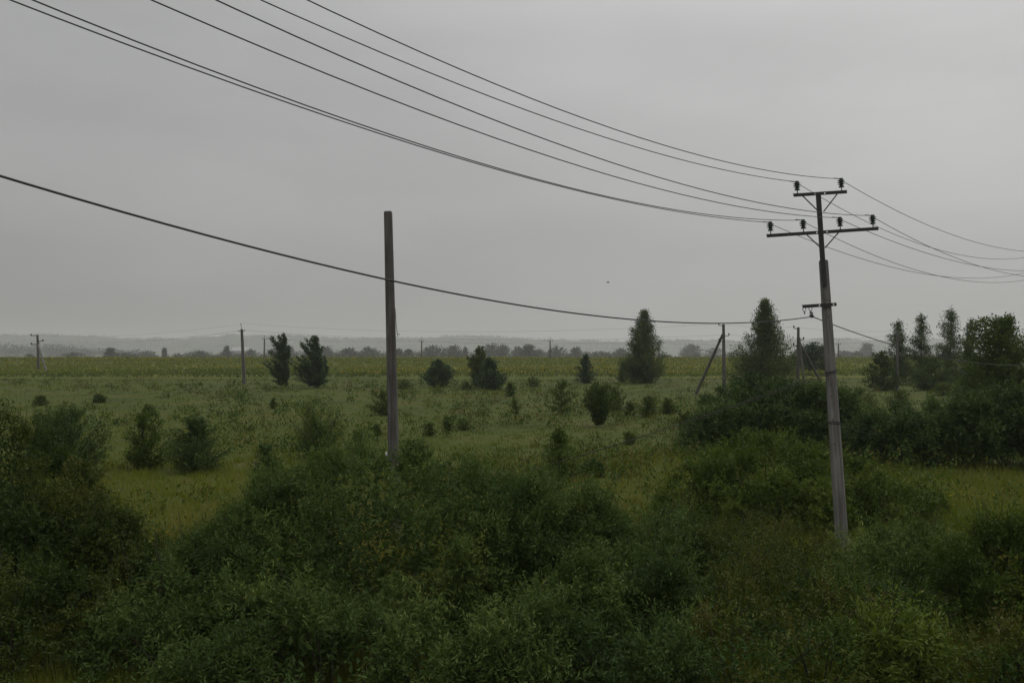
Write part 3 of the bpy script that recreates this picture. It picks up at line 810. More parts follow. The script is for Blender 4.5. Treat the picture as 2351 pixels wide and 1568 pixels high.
for a in [
    ('round', 67, 560, 813, 9, 'tiny dark bush in front of the misty wood left of the strutted far pole'),
    ('wide', 166, 600, 810, 24, 'low dark clump between the far strutted pole and the long hedge'),
    ('slim', 253, 600, 800, 10, 'dark tree rising from the left end of the long hedge'),
    ('wide', 290, 600, 811, 36, 'long dark low hedge bush left of the slim field pole'),
    ('wide', 340, 800, 806, 20, 'hazy bush just right of the long dark hedge bush'),
    ('slim', 378, 640, 800, 5, 'thin upright tree alone above the left hedgerow'),
    ('round', 458, 640, 806, 16, 'small round tree midway along the left hedgerow'),
    ('cone', 521, 620, 796, 13, 'conical tree just left of the pale roofed barn'),
    ('round', 575, 720, 803, 12, 'round hazy tree just right of the pale roofed barn'),
    ('round', 637, 760, 799, 14, 'pale tree hidden behind the slim windblown poplar'),
    ('slim', 660, 780, 795, 11, 'pale slim tree behind the right flank of the slim windblown poplar'),
    ('round', 752, 700, 797, 12, 'grey tree peeking out right of the broader windblown poplar'),
    ('round', 802, 660, 800, 18, 'rounded tree midway between windblown poplar and bare pole'),
    ('round', 846, 660, 798, 17, 'rounded tree nearest the bare pole on its left'),
    ('slim', 916, 640, 802, 8, 'slim tree just right of the bare pole'),
    ('slim', 938, 640, 803, 9, 'twin slim tree second from the bare pole'),
    ('wide', 994, 660, 795, 30, 'wide grey tree right of the first far cross pole'),
    ('round', 1044, 660, 794, 16, 'square topped tree left of the leaning dark pair'),
    ('cone', 1068, 650, 798, 10, 'pointed tree touching the leaning dark pair'),
    ('round', 1130, 690, 791, 18, 'tall grey tree above the leaning dark pair'),
    ('round', 1154, 690, 793, 14, 'tree at the right shoulder of the tall grey tree'),
    ('round', 1190, 680, 797, 14, 'tree left of the darkest hedgerow tree'),
    ('slim', 1213, 600, 793, 13, 'darkest upright tree of the central hedgerow'),
    ('round', 1237, 680, 803, 12, 'low tree right of the darkest hedgerow tree'),
    ('wide', 1277, 680, 797, 22, 'broad tree behind the central far cross pole'),
    ('round', 1324, 680, 798, 12, 'round tree above the small conical dark tree'),
    ('wide', 1381, 700, 808, 22, 'low broad tree midway between conical tree and birch'),
    ('round', 1424, 690, 801, 15, 'tree nearest the tall birch on its left'),
    ('round', 1586, 900, 792, 20, 'pale round tree left of the strutted meadow pole'),
    ('round', 1597, 700, 812, 9, 'little dark bush under the pale round tree'),
    ('wide', 1640, 950, 800, 22, 'pale broad tree right behind the strutted meadow pole'),
    ('wide', 1690, 900, 806, 18, 'pale low tree at the left foot of the broad poplar'),
    ('round', 1938, 820, 806, 18, 'hazy tree right of the last far cross pole'),
    ('round', 1967, 680, 807, 12, 'small dark round tree between cross pole and birches'),
    ('slim', 1990, 1000, 790, 12, 'tall very pale tree behind the small dark round tree'),
]:
    far_tree(*a)


def far_mass(name, label, n, pxr, Dr, hfun, mat, seed, size):
    """a wood or hedge that reads as one mass: clumps of leaf faces"""
    rng = np.random.default_rng(seed)
    fol = Foliage()
    px = rng.uniform(*pxr, n); D = rng.uniform(*Dr, n)
    x = (px - CX) / F * D; z = ground_z(x, D)
    hh = hfun(px, rng)
    ok = hh > .4
    x, D, z, hh = x[ok], D[ok], z[ok], hh[ok]
    per = 46
    P = np.stack([x, D, z], 1)[:, None, :].repeat(per, 1)
    q = rng.normal(size=P.shape); q = q / np.linalg.norm(q, axis=2, keepdims=True) * (rng.random(P.shape[:2] + (1,)) ** .4)
    P[:, :, 0] += q[:, :, 0] * hh[:, None] * .62; P[:, :, 1] += q[:, :, 1] * hh[:, None] * .5
    P[:, :, 2] += hh[:, None] * (.48 + .5 * q[:, :, 2])
    P = P.reshape(-1, 3)
    fol.add(P, rand_dirs(len(P), rng), size, size * .6, np.repeat(.45 + rng.normal(size=len(hh)) * .2, per), rng)
    o = link(name, fol.mesh(name, mat))
    TRI[label[:40]] = fol.tris()
    return tag(o, label, kind='stuff')

far_mass('hedgerow', 'continuous low grey green hedgerow along the far edge of the field', 1100, (-250, 2600), (1250, 1500),
         lambda p, r: 2.2 * (1.8 + 5.2 * fbm(p / 26, p * 0 + 3, 4)) * (sstep(340, 420, p) * .85 + .22 * sstep(150, 200, p)) * (1 - .45 * sstep(1440, 1600, p)) * (.7 + .5 * r.random(len(p))), M_far, 90, 2.2)
far_mass('misty_wood', 'misty wood behind the field at the far left', 300, (-400, 320), (2900, 3300),
         lambda p, r: (42 - 20 * sstep(60, 330, p)) * (.7 + .5 * r.random(len(p))), M_far, 91, 6.0)
far_mass('misty_wood', 'very pale scattered trees in the hazy valley below the hills', 520, (-300, 2700), (3000, 4600),
         lambda p, r: (7 + 21 * (fbm(p / 90, p * 0 + 8, 3) > .52)) * (.5 + .7 * r.random(len(p))), M_far, 92, 5.5)

# woods along the crest of the hills
rng = np.random.default_rng(94)
fx = rng.uniform(-1, 1, 900); fy = rng.uniform(6000, 7150, 900); fx = fx * .6 * fy
fz = hill_z(fx, fy)
P = np.stack([fx, fy, fz], 1)[:, None, :].repeat(16, 1) + rng.normal(size=(900, 16, 3)) * np.array([18, 18, 2.5]) + np.array([0, 0, 4.0])
hf = Foliage(); P = P.reshape(-1, 3)
hf.add(P, rand_dirs(len(P), rng), 13.0, 8.0, rng.random(len(P)), rng)
tag(link('hill_woods', hf.mesh('hill_woods', M_far)), 'woods on the far hazy hills', kind='stuff')

# barn
bxx, byy, bzz = gp(549, 2300)
bz_ = float(ground_z(bxx, byy)) + 4.5
barn = empty('barn', (bxx, byy, bz_), 'long pale roofed barn half hidden behind the hedgerow', 'barn')
barn.rotation_euler.z = .12
wb = MB().box((0, 0, 4.0), (46, 18, 16)); wb.obj('wall', M_wall, barn)
rf = MB()
for sgn in (-1, 1):
    rf.add([(-24, 0, 20.5), (24, 0, 20.5), (24, sgn * 10, 12.3), (-24, sgn * 10, 12.3), (-24, 0, 20), (24, 0, 20), (24, sgn * 10, 11.8), (-24, sgn * 10, 11.8)],
           [(0, 1, 2, 3), (4, 7, 6, 5), (3, 2, 6, 7), (0, 3, 7, 4), (1, 5, 6, 2)])
rf.obj('roof', M_roof, barn)
MB().box((3, -9.04, 0), (6, .16, 8)).obj('door', M_steel, barn)

#@@GRASS
def in_shrub(x, y): return np.zeros(len(x), bool)

def scatter(n, y0, y1, rng, wide=1.3):
    """points whose spacing grows with distance"""
    v = rng.uniform(1 / y1, 1 / y0, n); D = 1 / v
    x = rng.uniform(-wide, wide, n) * .515 * D
    return x, D


def blades(name, label, n, y0, y1, hrange, wscale, seed, mat, tintf, keepf=None, hnoise=True):
    rng = np.random.default_rng(seed)
    x, y = scatter(n, y0, y1, rng)
    cl = rng.integers(0, max(2, n // 7), n)                      # blades stand in tufts
    cx = rng.normal(size=n) * .10; cy = rng.normal(size=n) * .10
    x = x[cl] + cx * (1 + y[cl] / 60); y = y[cl] + cy * (1 + y[cl] / 60)
    if keepf is not None:
        k = keepf(x, y, rng); x, y = x[k], y[k]
    n = len(x)
    z = ground_z(x, y)
    patch = fbm(x / 9 + 3, y / 14, 3)
    h = rng.uniform(*hrange, n) * (.5 + 1.0 * patch) * (1 - .5 * sstep(38, 75, y) + .8 * sstep(120, 180, y))
    w = wscale * (.7 + .6 * rng.random(n)) * np.maximum(.009, y * .00026)
    az = rng.uniform(0, 2 * PI, n); lean = np.abs(rng.normal(size=n)) * (.5 + .25 * sstep(40, 75, y))
    B = np.stack([x, y, z - .02], 1)
    side = np.stack([np.cos(az), np.sin(az), np.zeros(n)], 1)
    ld = np.stack([np.cos(az + 1.4) * lean - .12, np.sin(az + 1.4) * lean, np.ones(n)], 1)
    tip = B + ld * h[:, None]
    V = np.stack([B - side * w[:, None], B + side * w[:, None], tip], 1).reshape(-1, 3)
    Fc = np.arange(3 * n).reshape(-1, 3)
    t = tintf(x, y, patch, rng, n)
    tt = np.stack([t - .04, t - .04, t + .03], 1).ravel()
    o = link(name, np_mesh(name, V, Fc, mat, np.clip(tt, 0, 1)))
    TRI[label[:40]] = n
    return tag(o, label, kind='stuff')


def grass_tint(x, y, p, rng, n):
    a = fbm(x / 22 + 40, y / 30, 3); b = fbm(x / 6, y / 9 + 20, 2)
    return .46 + (a - .5) * (.8 + .5 * sstep(30, 60, y)) + (b - .5) * .9 + rng.normal(size=n) * .04 + .04 - .10 * sstep(45, 90, y) - .26 * sstep(100, 165, y) + .08 * sstep(60, 25, y) + .25 * (fbm(x / 30, y / 10 + 60, 2) - .5) * sstep(60, 110, y)

blades('meadow_grass', 'knee high mixed green and straw grass over the meadow', 400000, 12.5, 214, (.18, .40), 1.4, 201, M_grass, grass_tint)
blades('dry_grass', 'pale seeding grass stalks in the gap left of the willows', 42000, 15.5, 60, (.45, .95), .5, 203, M_grass,
       lambda x, y, p, rng, n: .80 + rng.normal(size=n) * .1, lambda x, y, r: fbm(x / 3 + 5, y / 4, 2) + .25 * (r.random(len(x)) - .5) > .5)

# clumps of taller weeds among the grass
rng = np.random.default_rng(205)
x, y = scatter(5200, 26, 195, rng)
k = rng.random(len(x)) * (1 + 4.5 * (y < 44)) < sstep(.42, .62, fbm(x / 13 + 21, y / 22, 3)) * .75 + .06
x, y = x[k], y[k]; m = len(x); per = 26
sz = (.22 + .3 * rng.random(m)) * (1 + y / 160)
P = np.stack([x, y, ground_z(x, y)], 1)[:, None, :].repeat(per, 1) + rng.normal(size=(m, per, 3)) * (sz * .62)[:, None, None] * np.array([1, 1, .0])
P[:, :, 2] += np.abs(rng.normal(size=(m, per))) * (sz * .75)[:, None]
P = P.reshape(-1, 3)
wc = Foliage()
wc.add(P, norm(rng.normal(size=P.shape) * .6 + np.array([0, 0, .8])), np.repeat(.13 + y * .0016, per), np.repeat(.05 + y * .0009, per),
       np.repeat(.15 + .85 * rng.random(m) ** 1.6, per) + rng.normal(size=len(P)) * .08, rng)
tag(link('meadow_weeds', wc.mesh('meadow_weeds', M_brown)), 'low olive and reddish weed clumps mottling the meadow grass', kind='stuff')

# yellow wildflowers in the grass
rng = np.random.default_rng(210)
x, y = scatter(5200, 22, 200, rng)
k = fbm(x / 12 + 70, y / 16, 2) > .56; x, y = x[k], y[k]
P = np.stack([x, y, ground_z(x, y) + rng.uniform(.35, .7, len(x))], 1)
wf = Foliage()
wf.add(P, rand_dirs(len(P), rng), np.maximum(.05, y * .0007), np.maximum(.05, y * .0007), rng.random(len(P)), rng)
tag(link('wildflowers', wf.mesh('wildflowers', M_flower)), 'small yellow wildflowers scattered through the meadow grass', kind='stuff')

# sunflower field: stalk leaves and yellow heads
rng = np.random.default_rng(220)
def field_edge(x): return 208 + 10 * (fbm(x / 30, x * 0 + 2, 2) - .5)
ns = 25000
v = rng.uniform(1 / 640, 1 / 200, ns); y = 1 / v; x = rng.uniform(-1.12, 1.12, ns) * .515 * y
x = np.round(x / .7) * .7 + rng.normal(size=ns) * .12
k = y > field_edge(x); x, y = x[k], y[k]; ns = len(x)
z = ground_z(x, y)
sc = 1 + sstep(260, 600, y) * 1.6
hgt = 1.45 + .3 * rng.random(ns)
sf = Foliage()
for j in range(6):
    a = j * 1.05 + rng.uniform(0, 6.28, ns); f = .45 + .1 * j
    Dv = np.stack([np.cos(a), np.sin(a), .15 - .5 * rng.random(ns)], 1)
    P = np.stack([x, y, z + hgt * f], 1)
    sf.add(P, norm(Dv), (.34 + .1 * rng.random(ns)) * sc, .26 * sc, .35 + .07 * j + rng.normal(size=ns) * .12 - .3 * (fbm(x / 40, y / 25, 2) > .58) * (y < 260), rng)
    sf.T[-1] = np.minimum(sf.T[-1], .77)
fl = rng.random(ns) < .05 + .45 * sstep(.52, .70, fbm(x / 70 + 11, y / 30, 3))
P = np.stack([x, y, z + hgt * 1.02], 1)[fl]
m = len(P)
sf.add(P, norm(np.stack([rng.normal(size=m) * .5, rng.normal(size=m) * .5, .6 + 0 * P[:, 0]], 1)), .20 * sc[fl], .22 * sc[fl], .82 + .18 * rng.random(m), rng)
tag(link('sunflowers', sf.mesh('sunflowers', M_sunleaf)), 'field of sunflowers with yellow heads stretching to the tree line', kind='stuff')

# undergrowth: upright leafy weeds between the near shrubs
rng = np.random.default_rng(230)
nw = 5400
x = rng.uniform(-.75, .75, nw); y = rng.uniform(11.5, 27, nw); x = x * y
px = CX + F * x / y
keep = (px > 1120) | ((px < 1120) & (px > 250) & (y < 17)) | (px < 60) | (rng.random(nw) < .10)
keep &= ~((px > 1500) & (px < 2150) & (y > 25.2)) & ~((px > 60) & (px < 420) & (y < 19.5) & (rng.random(nw) < .9))
x, y = x[keep], y[keep]; nw = len(x)
uf = Foliage()
z = ground_z(x, y)
hh = (.45 + .55 * rng.random(nw)) * (.6 + .8 * fbm(x / 2, y / 2, 2))
dirs = norm(np.stack([rng.normal(size=nw) * .18, rng.normal(size=nw) * .18, np.ones(nw)], 1))
sprays(uf, np.stack([x, y, z], 1), dirs, hh, .10, .03, 16, .35 + .6 * (fbm(x / 2.5, y / 2.5, 2) - .3), rng, .9)
tag(link('undergrowth', uf.mesh('undergrowth', M_brown)), 'olive brown weeds filling the ground between the near shrubs', kind='stuff')

#@@POLE
PD = 26.0
PX0, PY0 = 1936.0, HY + EYE * F / PD
bx, by, bz = gp(PX0, PD)
lean = math.atan(.066)
up = empty('utility_pole', (bx, by, bz), 'leaning concrete utility pole with two steel crossarms and six insulators', 'utility pole')
up.rotation_euler.y = -lean
S = PD / F
zoff = (PY0 - 0) * 0


def lc(px, py):
    """photo pixel on the plane of the pole -> local (x along the arm, z along the pole)"""
    X = (px - CX) * S - bx; Z = EYE + (HY - py) * S - bz
    c, s = math.cos(lean), math.sin(lean)
    return X * c + Z * s, -X * s + Z * c


def tapered_pole(mb, z0, z1, w0, w1, ch=.22, n=10):
    """square section with bevelled corners"""
    prof = [(-1 + ch, -1), (1 - ch, -1), (1, -1 + ch), (1, 1 - ch), (1 - ch, 1), (-1 + ch, 1), (-1, 1 - ch), (-1, -1 + ch)]
    vs = []; fs = []
    for i in range(n + 1):
        t = i / n; w = (w0 + (w1 - w0) * t) / 2
        for a, b in prof: vs.append((a * w, b * w * .92, z0 + (z1 - z0) * t))
    for i in range(n):
        for k in range(8):
            fs.append((i * 8 + k, i * 8 + (k + 1) % 8, (i + 1) * 8 + (k + 1) % 8, (i + 1) * 8 + k))
    w = w1 / 2 * .82
    b = len(vs)
    vs += [(a * w, c * w * .92, z1 + .03) for a, c in prof]
    for k in range(8): fs.append((n * 8 + k, n * 8 + (k + 1) % 8, b + (k + 1) % 8, b + k))
    fs.append(tuple(b + k for k in range(8)))
    return mb.add(vs, fs)

ztp = lc(1890, 600)[1]
tapered_pole(MB(), -.3, ztp, .300, .200).obj('pole', M_concrete, up)


def pw(z): return .300 + (.200 - .300) * (z + .3) / (ztp + .3)

# steel mast
mx0, mz0 = lc(1889.5, 658); mx1, mz1 = lc(1876.5, 446)
mast = MB()
mast.box(((mx0 + mx1) / 2, -.135, (mz0 + mz1) / 2), (.11, .012, mz1 - mz0))
mast.box(((mx0 + mx1) / 2 - .049, -.089, (mz0 + mz1) / 2), (.012, .08, mz1 - mz0 - .002))
mast.box(((mx0 + mx1) / 2 + .049, -.089, (mz0 + mz1) / 2), (.012, .08, mz1 - mz0 - .002))
mast.obj('mast', M_steel, up)
mxc = (mx0 + mx1) / 2


def crossarm(pl, pr, hgt, holes, y, name='crossarm'):
    (xl, zl), (xr, zr) = lc(*pl), lc(*pr)
    z = (zl + zr) / 2
    mb = MB()
    cuts = sorted(holes); e = .016; x0 = xl
    for h in cuts:
        mb.box(((x0 + h - e) / 2, y, z), (h - e - x0, .010, hgt))
        sh = (hgt - 2 * e) / 2
        mb.box((h, y, z + e + sh / 2), (2 * e, .010, sh)); mb.box((h, y, z - e - sh / 2), (2 * e, .010, sh))
        x0 = h + e
    mb.box(((x0 + xr) / 2, y, z), (xr - x0, .010, hgt))
    mb.box(((xl + xr) / 2, y + .045, z + hgt / 2 - .006), (xr - xl - .004, .079, .010))
    return mb.obj(name, M_steel, up), z, xl, xr

AY = -.150
a1, za1, *_ = crossarm((1818, 451.5), (1940, 442), .088, [lc(1867, 447)[0], lc(1889.5, 445.5)[0]], AY)
a2, za2, *_ = crossarm((1757, 545), (2012, 525), .088, [lc(1871.5, 536)[0], lc(1894.5, 533)[0]], AY)

def brace(p0, p1):
    (x0, z0), (x1, z1) = lc(*p0), lc(*p1)
    b = MB().bar((x0, AY + .010, z0), (x1, AY + .010, z1), .03, .008, (0, 1, 0))
    return b.obj('brace', M_steel, up)
brace((1839, 452), (1876, 488)); brace((1918, 448), (1887, 488))
brace((1849, 541), (1882, 572)); brace((1921, 536), (1890, 571))

PROF = [(.0, .0), (.058, .0), (.066, .012), (.056, .035), (.036, .062), (.036, .075), (.078, .083), (.080, .094), (.040, .112), (.040, .128), (.086, .138), (.087, .150), (.044, .166),
        (.044, .180), (.084, .190), (.080, .202), (.052, .214), (.040, .222), (.036, .236), (.052, .246), (.050, .262), (.026, .272), (0, .274)]
PROF = [(max(r * 1.12, .001), z * .90) for r, z in PROF]
ins_mesh = MB().lathe(PROF, 18).mesh('insulator', M_porcelain, True)
pin_mesh = MB().tube([(0, 0, -.115), (0, 0, .02)], .013, 8).lathe([(.03, -.098), (.03, -.078)], 6).mesh('pin', M_steel)
arm_top = {5: (1828, za1), 6: (1929, za1), 1: (1767, za2), 2: (1842, za2), 3: (1926, za2), 4: (2001, za2)}
ins_top = {}
for k, (px, za) in arm_top.items():
    z = za + .044 + .085
    x = lc(px + (0.0), HY)[0]
    # x along the tilted arm for that pixel column
    c, s = math.cos(lean), math.sin(lean)
    X = (px - CX) * S - bx
    x = (X + z * s) / c
    i = link('insulator', ins_mesh, up); i.location = (x, AY + .05, z)
    link('pin', pin_mesh, i)
    ins_top[k] = Matrix.Translation((bx, by, bz)) @ Matrix.Rotation(-lean, 4, 'Y') @ Vector((x, AY + .05, z + .215))

# small lower crossarm with shackles and cable clamp
a3, za3, xl3, xr3 = crossarm((1838, 704), (1916, 700), .085, [lc(1877, 702)[0], lc(1909, 700)[0]], -.165)
def shackle(px, hook):
    x, _ = lc(px, 705)
    zb = za3 - .043
    pts = [(x - .038, -.13, zb + .02), (x - .038, -.13, zb - .05), (x - .022, -.13, zb - .085), (x + .022, -.13, zb - .085), (x + .038, -.13, zb - .05), (x + .038, -.13, zb + .02)]
    m = MB().tube(pts, .009, 6)
    if hook:
        m.tube([(x, -.13, zb - .08), (x, -.13, zb - .13)], .016, 6).tube([(x, -.13, zb - .125), (x + .005, -.13, zb - .165)], .011, 6)
    m.obj('shackle', M_steel, up)
    return x, zb
shackle(1843, True)
sx, sz = shackle(1857, False)
cl = MB().tube([(sx, -.13, sz - .08), (sx + .012, -.13, sz - .15)], .018, 6)
cl.box((sx + .012, -.13, sz - .135), (.085, .05, .03)).box((sx + .02, -.13, sz - .185), (.06, .06, .055)).lathe([(.05, -.03), (.055, 0), (.03, .03)], 8, (sx + .035, -.13, sz - .235))
cl.box((sx - .02, -.13, sz - .205), (.05, .03, .03))
cl.obj('cable_clamp', M_steel, up)
cable_pt = Matrix.Translation((bx, by, bz)) @ Matrix.Rotation(-lean, 4, 'Y') @ Vector((sx + .035, -.13, sz - .235))

def band(py, tilt):
    x, z = lc(1910, py); w = pw(z) / 2 + .012
    pts = []
    for k in range(17):
        a = 2 * PI * k / 16
        c_, s_ = math.cos(a), math.sin(a); q = max(abs(c_), abs(s_))
        pts.append((c_ / q * w * .98, s_ / q * w * .93, z + tilt * c_ * w))
    m = MB().tube(pts, .010, 5).tube([(p[0], p[1], p[2] - .045) for p in pts], .010, 5)
    m.tube([(-w, -w * .9, z - .02), (-w - .05, -w, z - .01)], .016, 5)
    return m.obj('band', M_steel, up)
band(852, .25); band(968, -.05)
for px, py in ((1899, 727), (1903, 883), (1906, 910), (1909, 964), (1913, 1018), (1902, 690), (1896, 689)):
    x, z = lc(px, py)
    b = MB().lathe([(.017, 0), (.017, .014)], 6)  # dark disc added in place of a small hole in the concrete
    o = b.obj('hole_disc', M_steel, up); o.location = (x, -pw(z) / 2 * .92 - .001, z); o.rotation_euler.x = PI / 2

# ------------------------------------------------------------------ conductors
def span(A, B, sag, n=28):
    A = np.array(A, float); B = np.array(B, float)
    t = np.linspace(0, 1, n)[:, None]
    P = A + (B - A) * t; P[:, 2] -= (4 * sag * t * (1 - t))[:, 0]
    return [tuple(p) for p in P]

LEFT = {1: (-13.15, .48, 11.38, 1.28), 2: (-12.38, .87, 11.44, 1.54), 3: (-11.57, 1.26, 11.52, 1.40), 4: (-10.77, 1.66, 11.57, 1.46), 5: (-12.53, .79, 12.45, 1.37), 6: (-11.54, 1.28, 12.5, 1.59)}
RIGHT = {1: (27.66, 49.32, 10.33, 1.26), 2: (28.5, 49.18, 10.39, 1.49), 3: (29.45, 49.02, 10.4, 1.09), 4: (30.29, 48.89, 10.44, 1.39), 5: (28.35, 49.2, 11.34, 1.56), 6: (29.5, 49.02, 11.36, 1.32)}
NM = {1: 'leftmost insulator of the lower crossarm', 2: 'second insulator from left on the lower crossarm', 3: 'third insulator from left on the lower crossarm',
      4: 'rightmost insulator of the lower crossarm', 5: 'left insulator of the upper crossarm', 6: 'right insulator of the upper crossarm'}
for k in range(1, 7):
    p = ins_top[k]
    lw = (p.x - .05, p.y - .04, p.z); rw = (p.x + .07, p.y + .04, p.z - .05)
    m = MB().tube(span(LEFT[k][:3], lw, LEFT[k][3], 40), .0085, 6)
    m.tube(span(rw, RIGHT[k][:3], RIGHT[k][3], 34), .0075, 6)
    m.tube([lw, (p.x, p.y - .06, p.z + .005), (p.x + .05, p.y - .03, p.z - .02), rw], .010, 6)
    m.tube([(lw[0] - .16, lw[1] - .02, lw[2] + .012), (lw[0], lw[1], lw[2])], .013, 6)
    tag(m.obj('power_line', M_wire), 'thin dark power line tied to the ' + NM[k], 'power line', 'six power lines of the utility pole')
m = MB().tube(span((-7.24, 8, 7.841), cable_pt, .897, 44), .014, 6).tube(span(cable_pt, (27.8, 50, 5.246), .743, 36), .013, 6)
tag(m.obj('cable', M_wire), 'thick black sagging cable clamped below the small lowest crossarm', 'cable')

# stay wire down to the meadow
xa, za = lc(1898, 853)
pa = Matrix.Translation((bx, by, bz)) @ Matrix.Rotation(-lean, 4, 'Y') @ Vector((xa, -.17, za))
anc = gp(1160, 44.9)
m = MB()
for q in (0, .07):
    m.tube(span((pa.x, pa.y, pa.z - q), (anc[0], anc[1] + q, anc[2] + .02), .12, 14), .010, 5)
tag(m.obj('stay_wire', M_stay), 'pale double stay wire slanting from the utility pole to the meadow', 'stay wire')
xb, zb = lc(1915, 970)
pb = Matrix.Translation((bx, by, bz)) @ Matrix.Rotation(-lean, 4, 'Y') @ Vector((xb, -.17, zb))
m = MB().tube(span(pb, (pb.x + 1.0, pb.y - .3, pb.z - .28), .06, 8), .008, 5)
tag(m.obj('loose_wire', M_wire), 'short loose wire end hanging right of the utility pole band', 'wire')

#@@BAREPOLE
BD = 29.0
cx_, cy_, cz_ = gp(908.5, BD)
bp_ = empty('bare_pole', (cx_, cy_, cz_), 'bare leaning concrete pole without any crossarm in the meadow', 'pole')
bl = math.atan((908.5 - 891) / (1240 - 487.))
bp_.rotation_euler.y = -bl
SB = BD / F
hb_ = ((EYE + (HY - 488) * SB) - cz_) / math.cos(bl)
tapered_pole(MB(), -.3, hb_, .325, .228).obj('pole', M_concrete_dark, bp_)
zz = EYE + (HY - 741) * SB - cz_
w_ = .345 - .1 * zz / hb_
m = MB().tube([(w_ / 2 + .002, -.02, zz + .42), (w_ / 2 + .012, -.02, zz + .2), (w_ / 2 + .025, -.03, zz - .1), (w_ / 2 + .05, -.03, zz - .32), (w_ / 2 + .07, -.03, zz - .42)], .009, 5)
m.tube([(w_ / 2 + .05, -.03, zz - .32), (w_ / 2 + .10, -.03, zz - .33), (w_ / 2 + .125, -.03, zz - .36)], .008, 5)
m.obj('loose_wire', M_wire, bp_)
zi = EYE + (HY - 1047) * SB - cz_
m = MB().lathe([(.02, 0), (.04, .02), (.035, .08), (.045, .1), (.02, .13)], 10, (-.345 / 2 - .03, -.05, zi))
m.obj('insulator', M_white, bp_)

#@@SMALLPOLES
def far_pole(px, D, top_py, kind, label, wpx, lean_px=0, struts=(), group='poles standing across the meadow and field', big=1.0):
    x, y, z = gp(px, D)
    h = ztop(top_py, D) - z
    w = wpx * D / F
    r = empty('field_pole', (x, y, z), label, 'pole', group)
    ln = math.atan(lean_px * D / F / h)
    r.rotation_euler.y = ln
    MB_ = tapered_pole(MB(), -.2, h, w * 1.25, w * .85, n=3); MB_.obj('pole', M_concrete_dark, r)
    k = D / F
    def ins(ix, iz, s=1.0):
        MB().lathe([(.05 * s, 0), (.09 * s, .05 * s), (.07 * s, .12 * s), (.09 * s, .2 * s), (.05 * s, .26 * s)], 8, (ix, 0, iz)).obj('insulator', M_porcelain, r)
    if kind == 'pin':
        MB().tube([(0, 0, h), (-.06, 0, h + .55), (-.12, 0, h + .9)], .045, 6).obj('top_pin', M_steel, r); ins(-.12, h + .85)
        MB().box((0, -w * .6, h - .35), (1.1, .07, .09)).obj('crossarm', M_steel, r); ins(-.55, h - .40); ins(.55, h - .35)
    if kind == 'cross':
        MB().tube([(0, 0, h), (0, 0, h + 1.4)], .07, 6).obj('top_pin', M_steel, r); ins(0, h + 1.4, 1.6)
        MB().box((0, -w * .6, h - .1), (2.3, .10, .14)).obj('crossarm', M_steel, r); ins(-1.05, h, 1.6); ins(1.05, h, 1.6)
    if kind == 'hooks':
        for sx_, dz in ((-1, .15), (1, 1.6), (-1, 2.35)):
            MB().tube([(0, -w * .55, h - dz), (sx_ * (w + .22) * big, -w * .55, h - dz), (sx_ * (w + .30) * big, -w * .55, h - dz + .12)], .05 * big, 6).obj('hook', M_steel, r)
            MB().lathe([(.06 * big, 0), (.11 * big, .06), (.08 * big, .14 * big), (.10 * big, .24 * big), (.05 * big, .3 * big)], 8, (sx_ * (w + .30) * big, -w * .55, h - dz + .1 - .2 * (big - 1))).obj('insulator', M_porcelain, r)
    for (bpx, bD, tpy) in struts:
        gx, gy, gz = gp(bpx, bD)
        zt = ztop(tpy, D) - z
        MB().tube([(gx - x, gy - y, gz - z - .2), (-.05 if bpx < px else .05, .0 + (.25 if bD > D else -.25), zt)], [w * .55, w * .42], 6).obj('strut', M_concrete_dark, r)
    return (x, y, z, h)

fp = []
fp.append(far_pole(89, 250, 769, 'hooks', 'far left strutted pole with three insulator hooks in the sunflowers', 4.6, -3, [(110, 235, 790)], big=1.8))
fp.append(far_pole(561, 188, 756, 'pin', 'slim single pole at the sunflower field edge left of the windblown trees', 6.0, -6))
fp.append(far_pole(1663, 137, 745, 'hooks', 'strutted pole in the meadow between the tall birch and the broad poplar', 6.5, -2, [(1596, 141, 767)]))
fp.append(far_pole(1831, 128, 752, 'hooks', 'double strutted pole seen close left of the utility pole', 6.0, 2, [(1850, 126, 775), (1905, 132, 780)]))
fp.append(far_pole(2060, 150, 758, 'plain', 'pale thin plain pole in front of the leftmost horizon birch', 5.0, 0))
for px, t, lab in ((607, 778, 'thin cross pole left of the slim windblown poplar'), (968, 783, 'thin cross pole just right of the bare concrete pole'), (1263, 783, 'thin cross pole in front of the central hedgerow'),
                   (1513, 788, 'thin cross pole touching the right side of the tall birch'), (1925, 790, 'thin cross pole right of the utility pole')):
    fp.append(far_pole(px, 470, t, 'cross', lab, 2.9, 0, group='thin cross poles in the far field'))

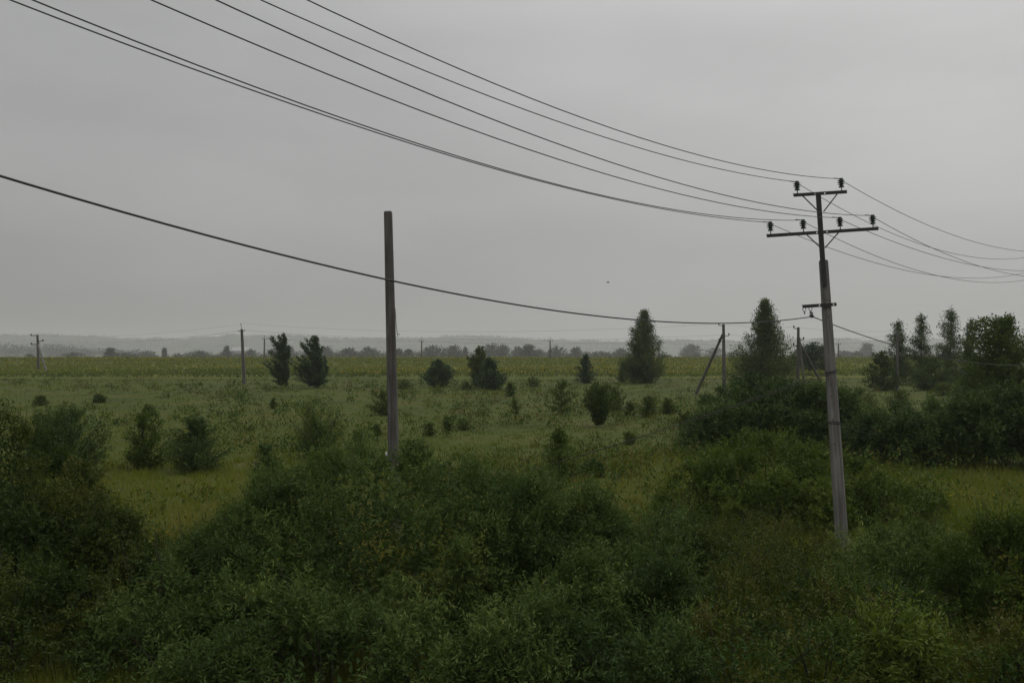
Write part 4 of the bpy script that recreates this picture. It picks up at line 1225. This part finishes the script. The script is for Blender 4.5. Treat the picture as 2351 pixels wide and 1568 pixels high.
def wires(a, b, oa, ob, sag, label, r=.009):
    for (ax, az), (bx_, bz2), nm in zip(oa, ob, ('top', 'second', 'lowest')):
        pa_ = (a[0] + ax, a[1], a[2] + a[3] + az); pb_ = (b[0] + bx_, b[1], b[2] + b[3] + bz2)
        o = MB().tube(span(pa_, pb_, sag, 18), r, 4, False).obj('far_wire', M_wire)
        tag(o, nm + ' of the faint wires ' + label, 'wire', 'faint wires ' + label)
O_PIN = [(-.12, 1.08), (.55, -.12), (-.55, -.17)]
O_X = [(0, 1.75), (1.05, .18), (-1.05, .12)]
O_H1 = [(-.95, .02), (.95, -1.45), (-.95, -2.2)]
O_H = [(-.68, .05), (.68, -1.4), (-.68, -2.15)]
O_P = [(-.1, -.1), (.1, -.7), (-.1, -1.2)]
wires((fp[0][0] - 120, fp[0][1] + 40, fp[0][2], fp[0][3]), fp[0], O_H1, O_H1, 1.0, 'running off left from the far strutted pole')
wires(fp[0], fp[1], O_H1, O_PIN, 1.2, 'from the far strutted pole to the slim single pole')
wires(fp[1], fp[2], O_PIN, O_H, 1.3, 'from the slim single pole to the strutted meadow pole')
wires(fp[2], fp[3], O_H, O_H, .2, 'between the strutted meadow pole and the double strutted pole')
wires(fp[3], fp[4], O_H, O_P, .3, 'from the double strutted pole to the pale plain pole')
for i, nm in ((5, 'spanning behind the bare pole between two cross poles'), (6, 'left of the central cross pole'),
              (7, 'right of the central cross pole'), (8, 'from the birch side cross pole to the utility pole')):
    wires(fp[i], fp[i + 1], O_X, O_X, .9, nm, .012)

# bird
x, y = (1396 - CX) / F * 120, 120
b = MB()
b.lathe([(.004, -.2), (.03, -.16), (.055, -.05), (.05, .06), (.03, .13), (.035, .16), (.008, .21)], 8)
me = b.mesh('body', M_bird, True)
bird = empty('bird', (x, y, EYE + (HY - 648.5) * 120 / F), 'tiny dark bird gliding in the grey sky right of the bare pole', 'bird')
o = link('body', me, bird); o.rotation_euler = (0, PI / 2, .1)
for s in (-1, 1):
    w = MB().add([(-.09, .02 * s, .02), (.10, .02 * s, .02), (.02, .30 * s, .09), (-.10, .30 * s, .085), (-.10, .56 * s, .03), (-.05, .56 * s, .03),
                  (-.09, .02 * s, .0), (.10, .02 * s, .0), (.02, .30 * s, .078), (-.10, .30 * s, .073), (-.10, .56 * s, .024), (-.05, .56 * s, .024)],
                 [(0, 1, 2, 3), (3, 2, 5, 4), (6, 9, 8, 7), (9, 10, 11, 8), (0, 6, 7, 1), (1, 7, 8, 2), (2, 8, 11, 5), (3, 4, 10, 9), (0, 3, 9, 6)])
    w.obj('wing', M_bird, bird)
print('TRIS', sum(len(o.data.polygons) for o in SC.objects if o.type == 'MESH'))
for k, v in TRI.items(): print('  tri', k, v)
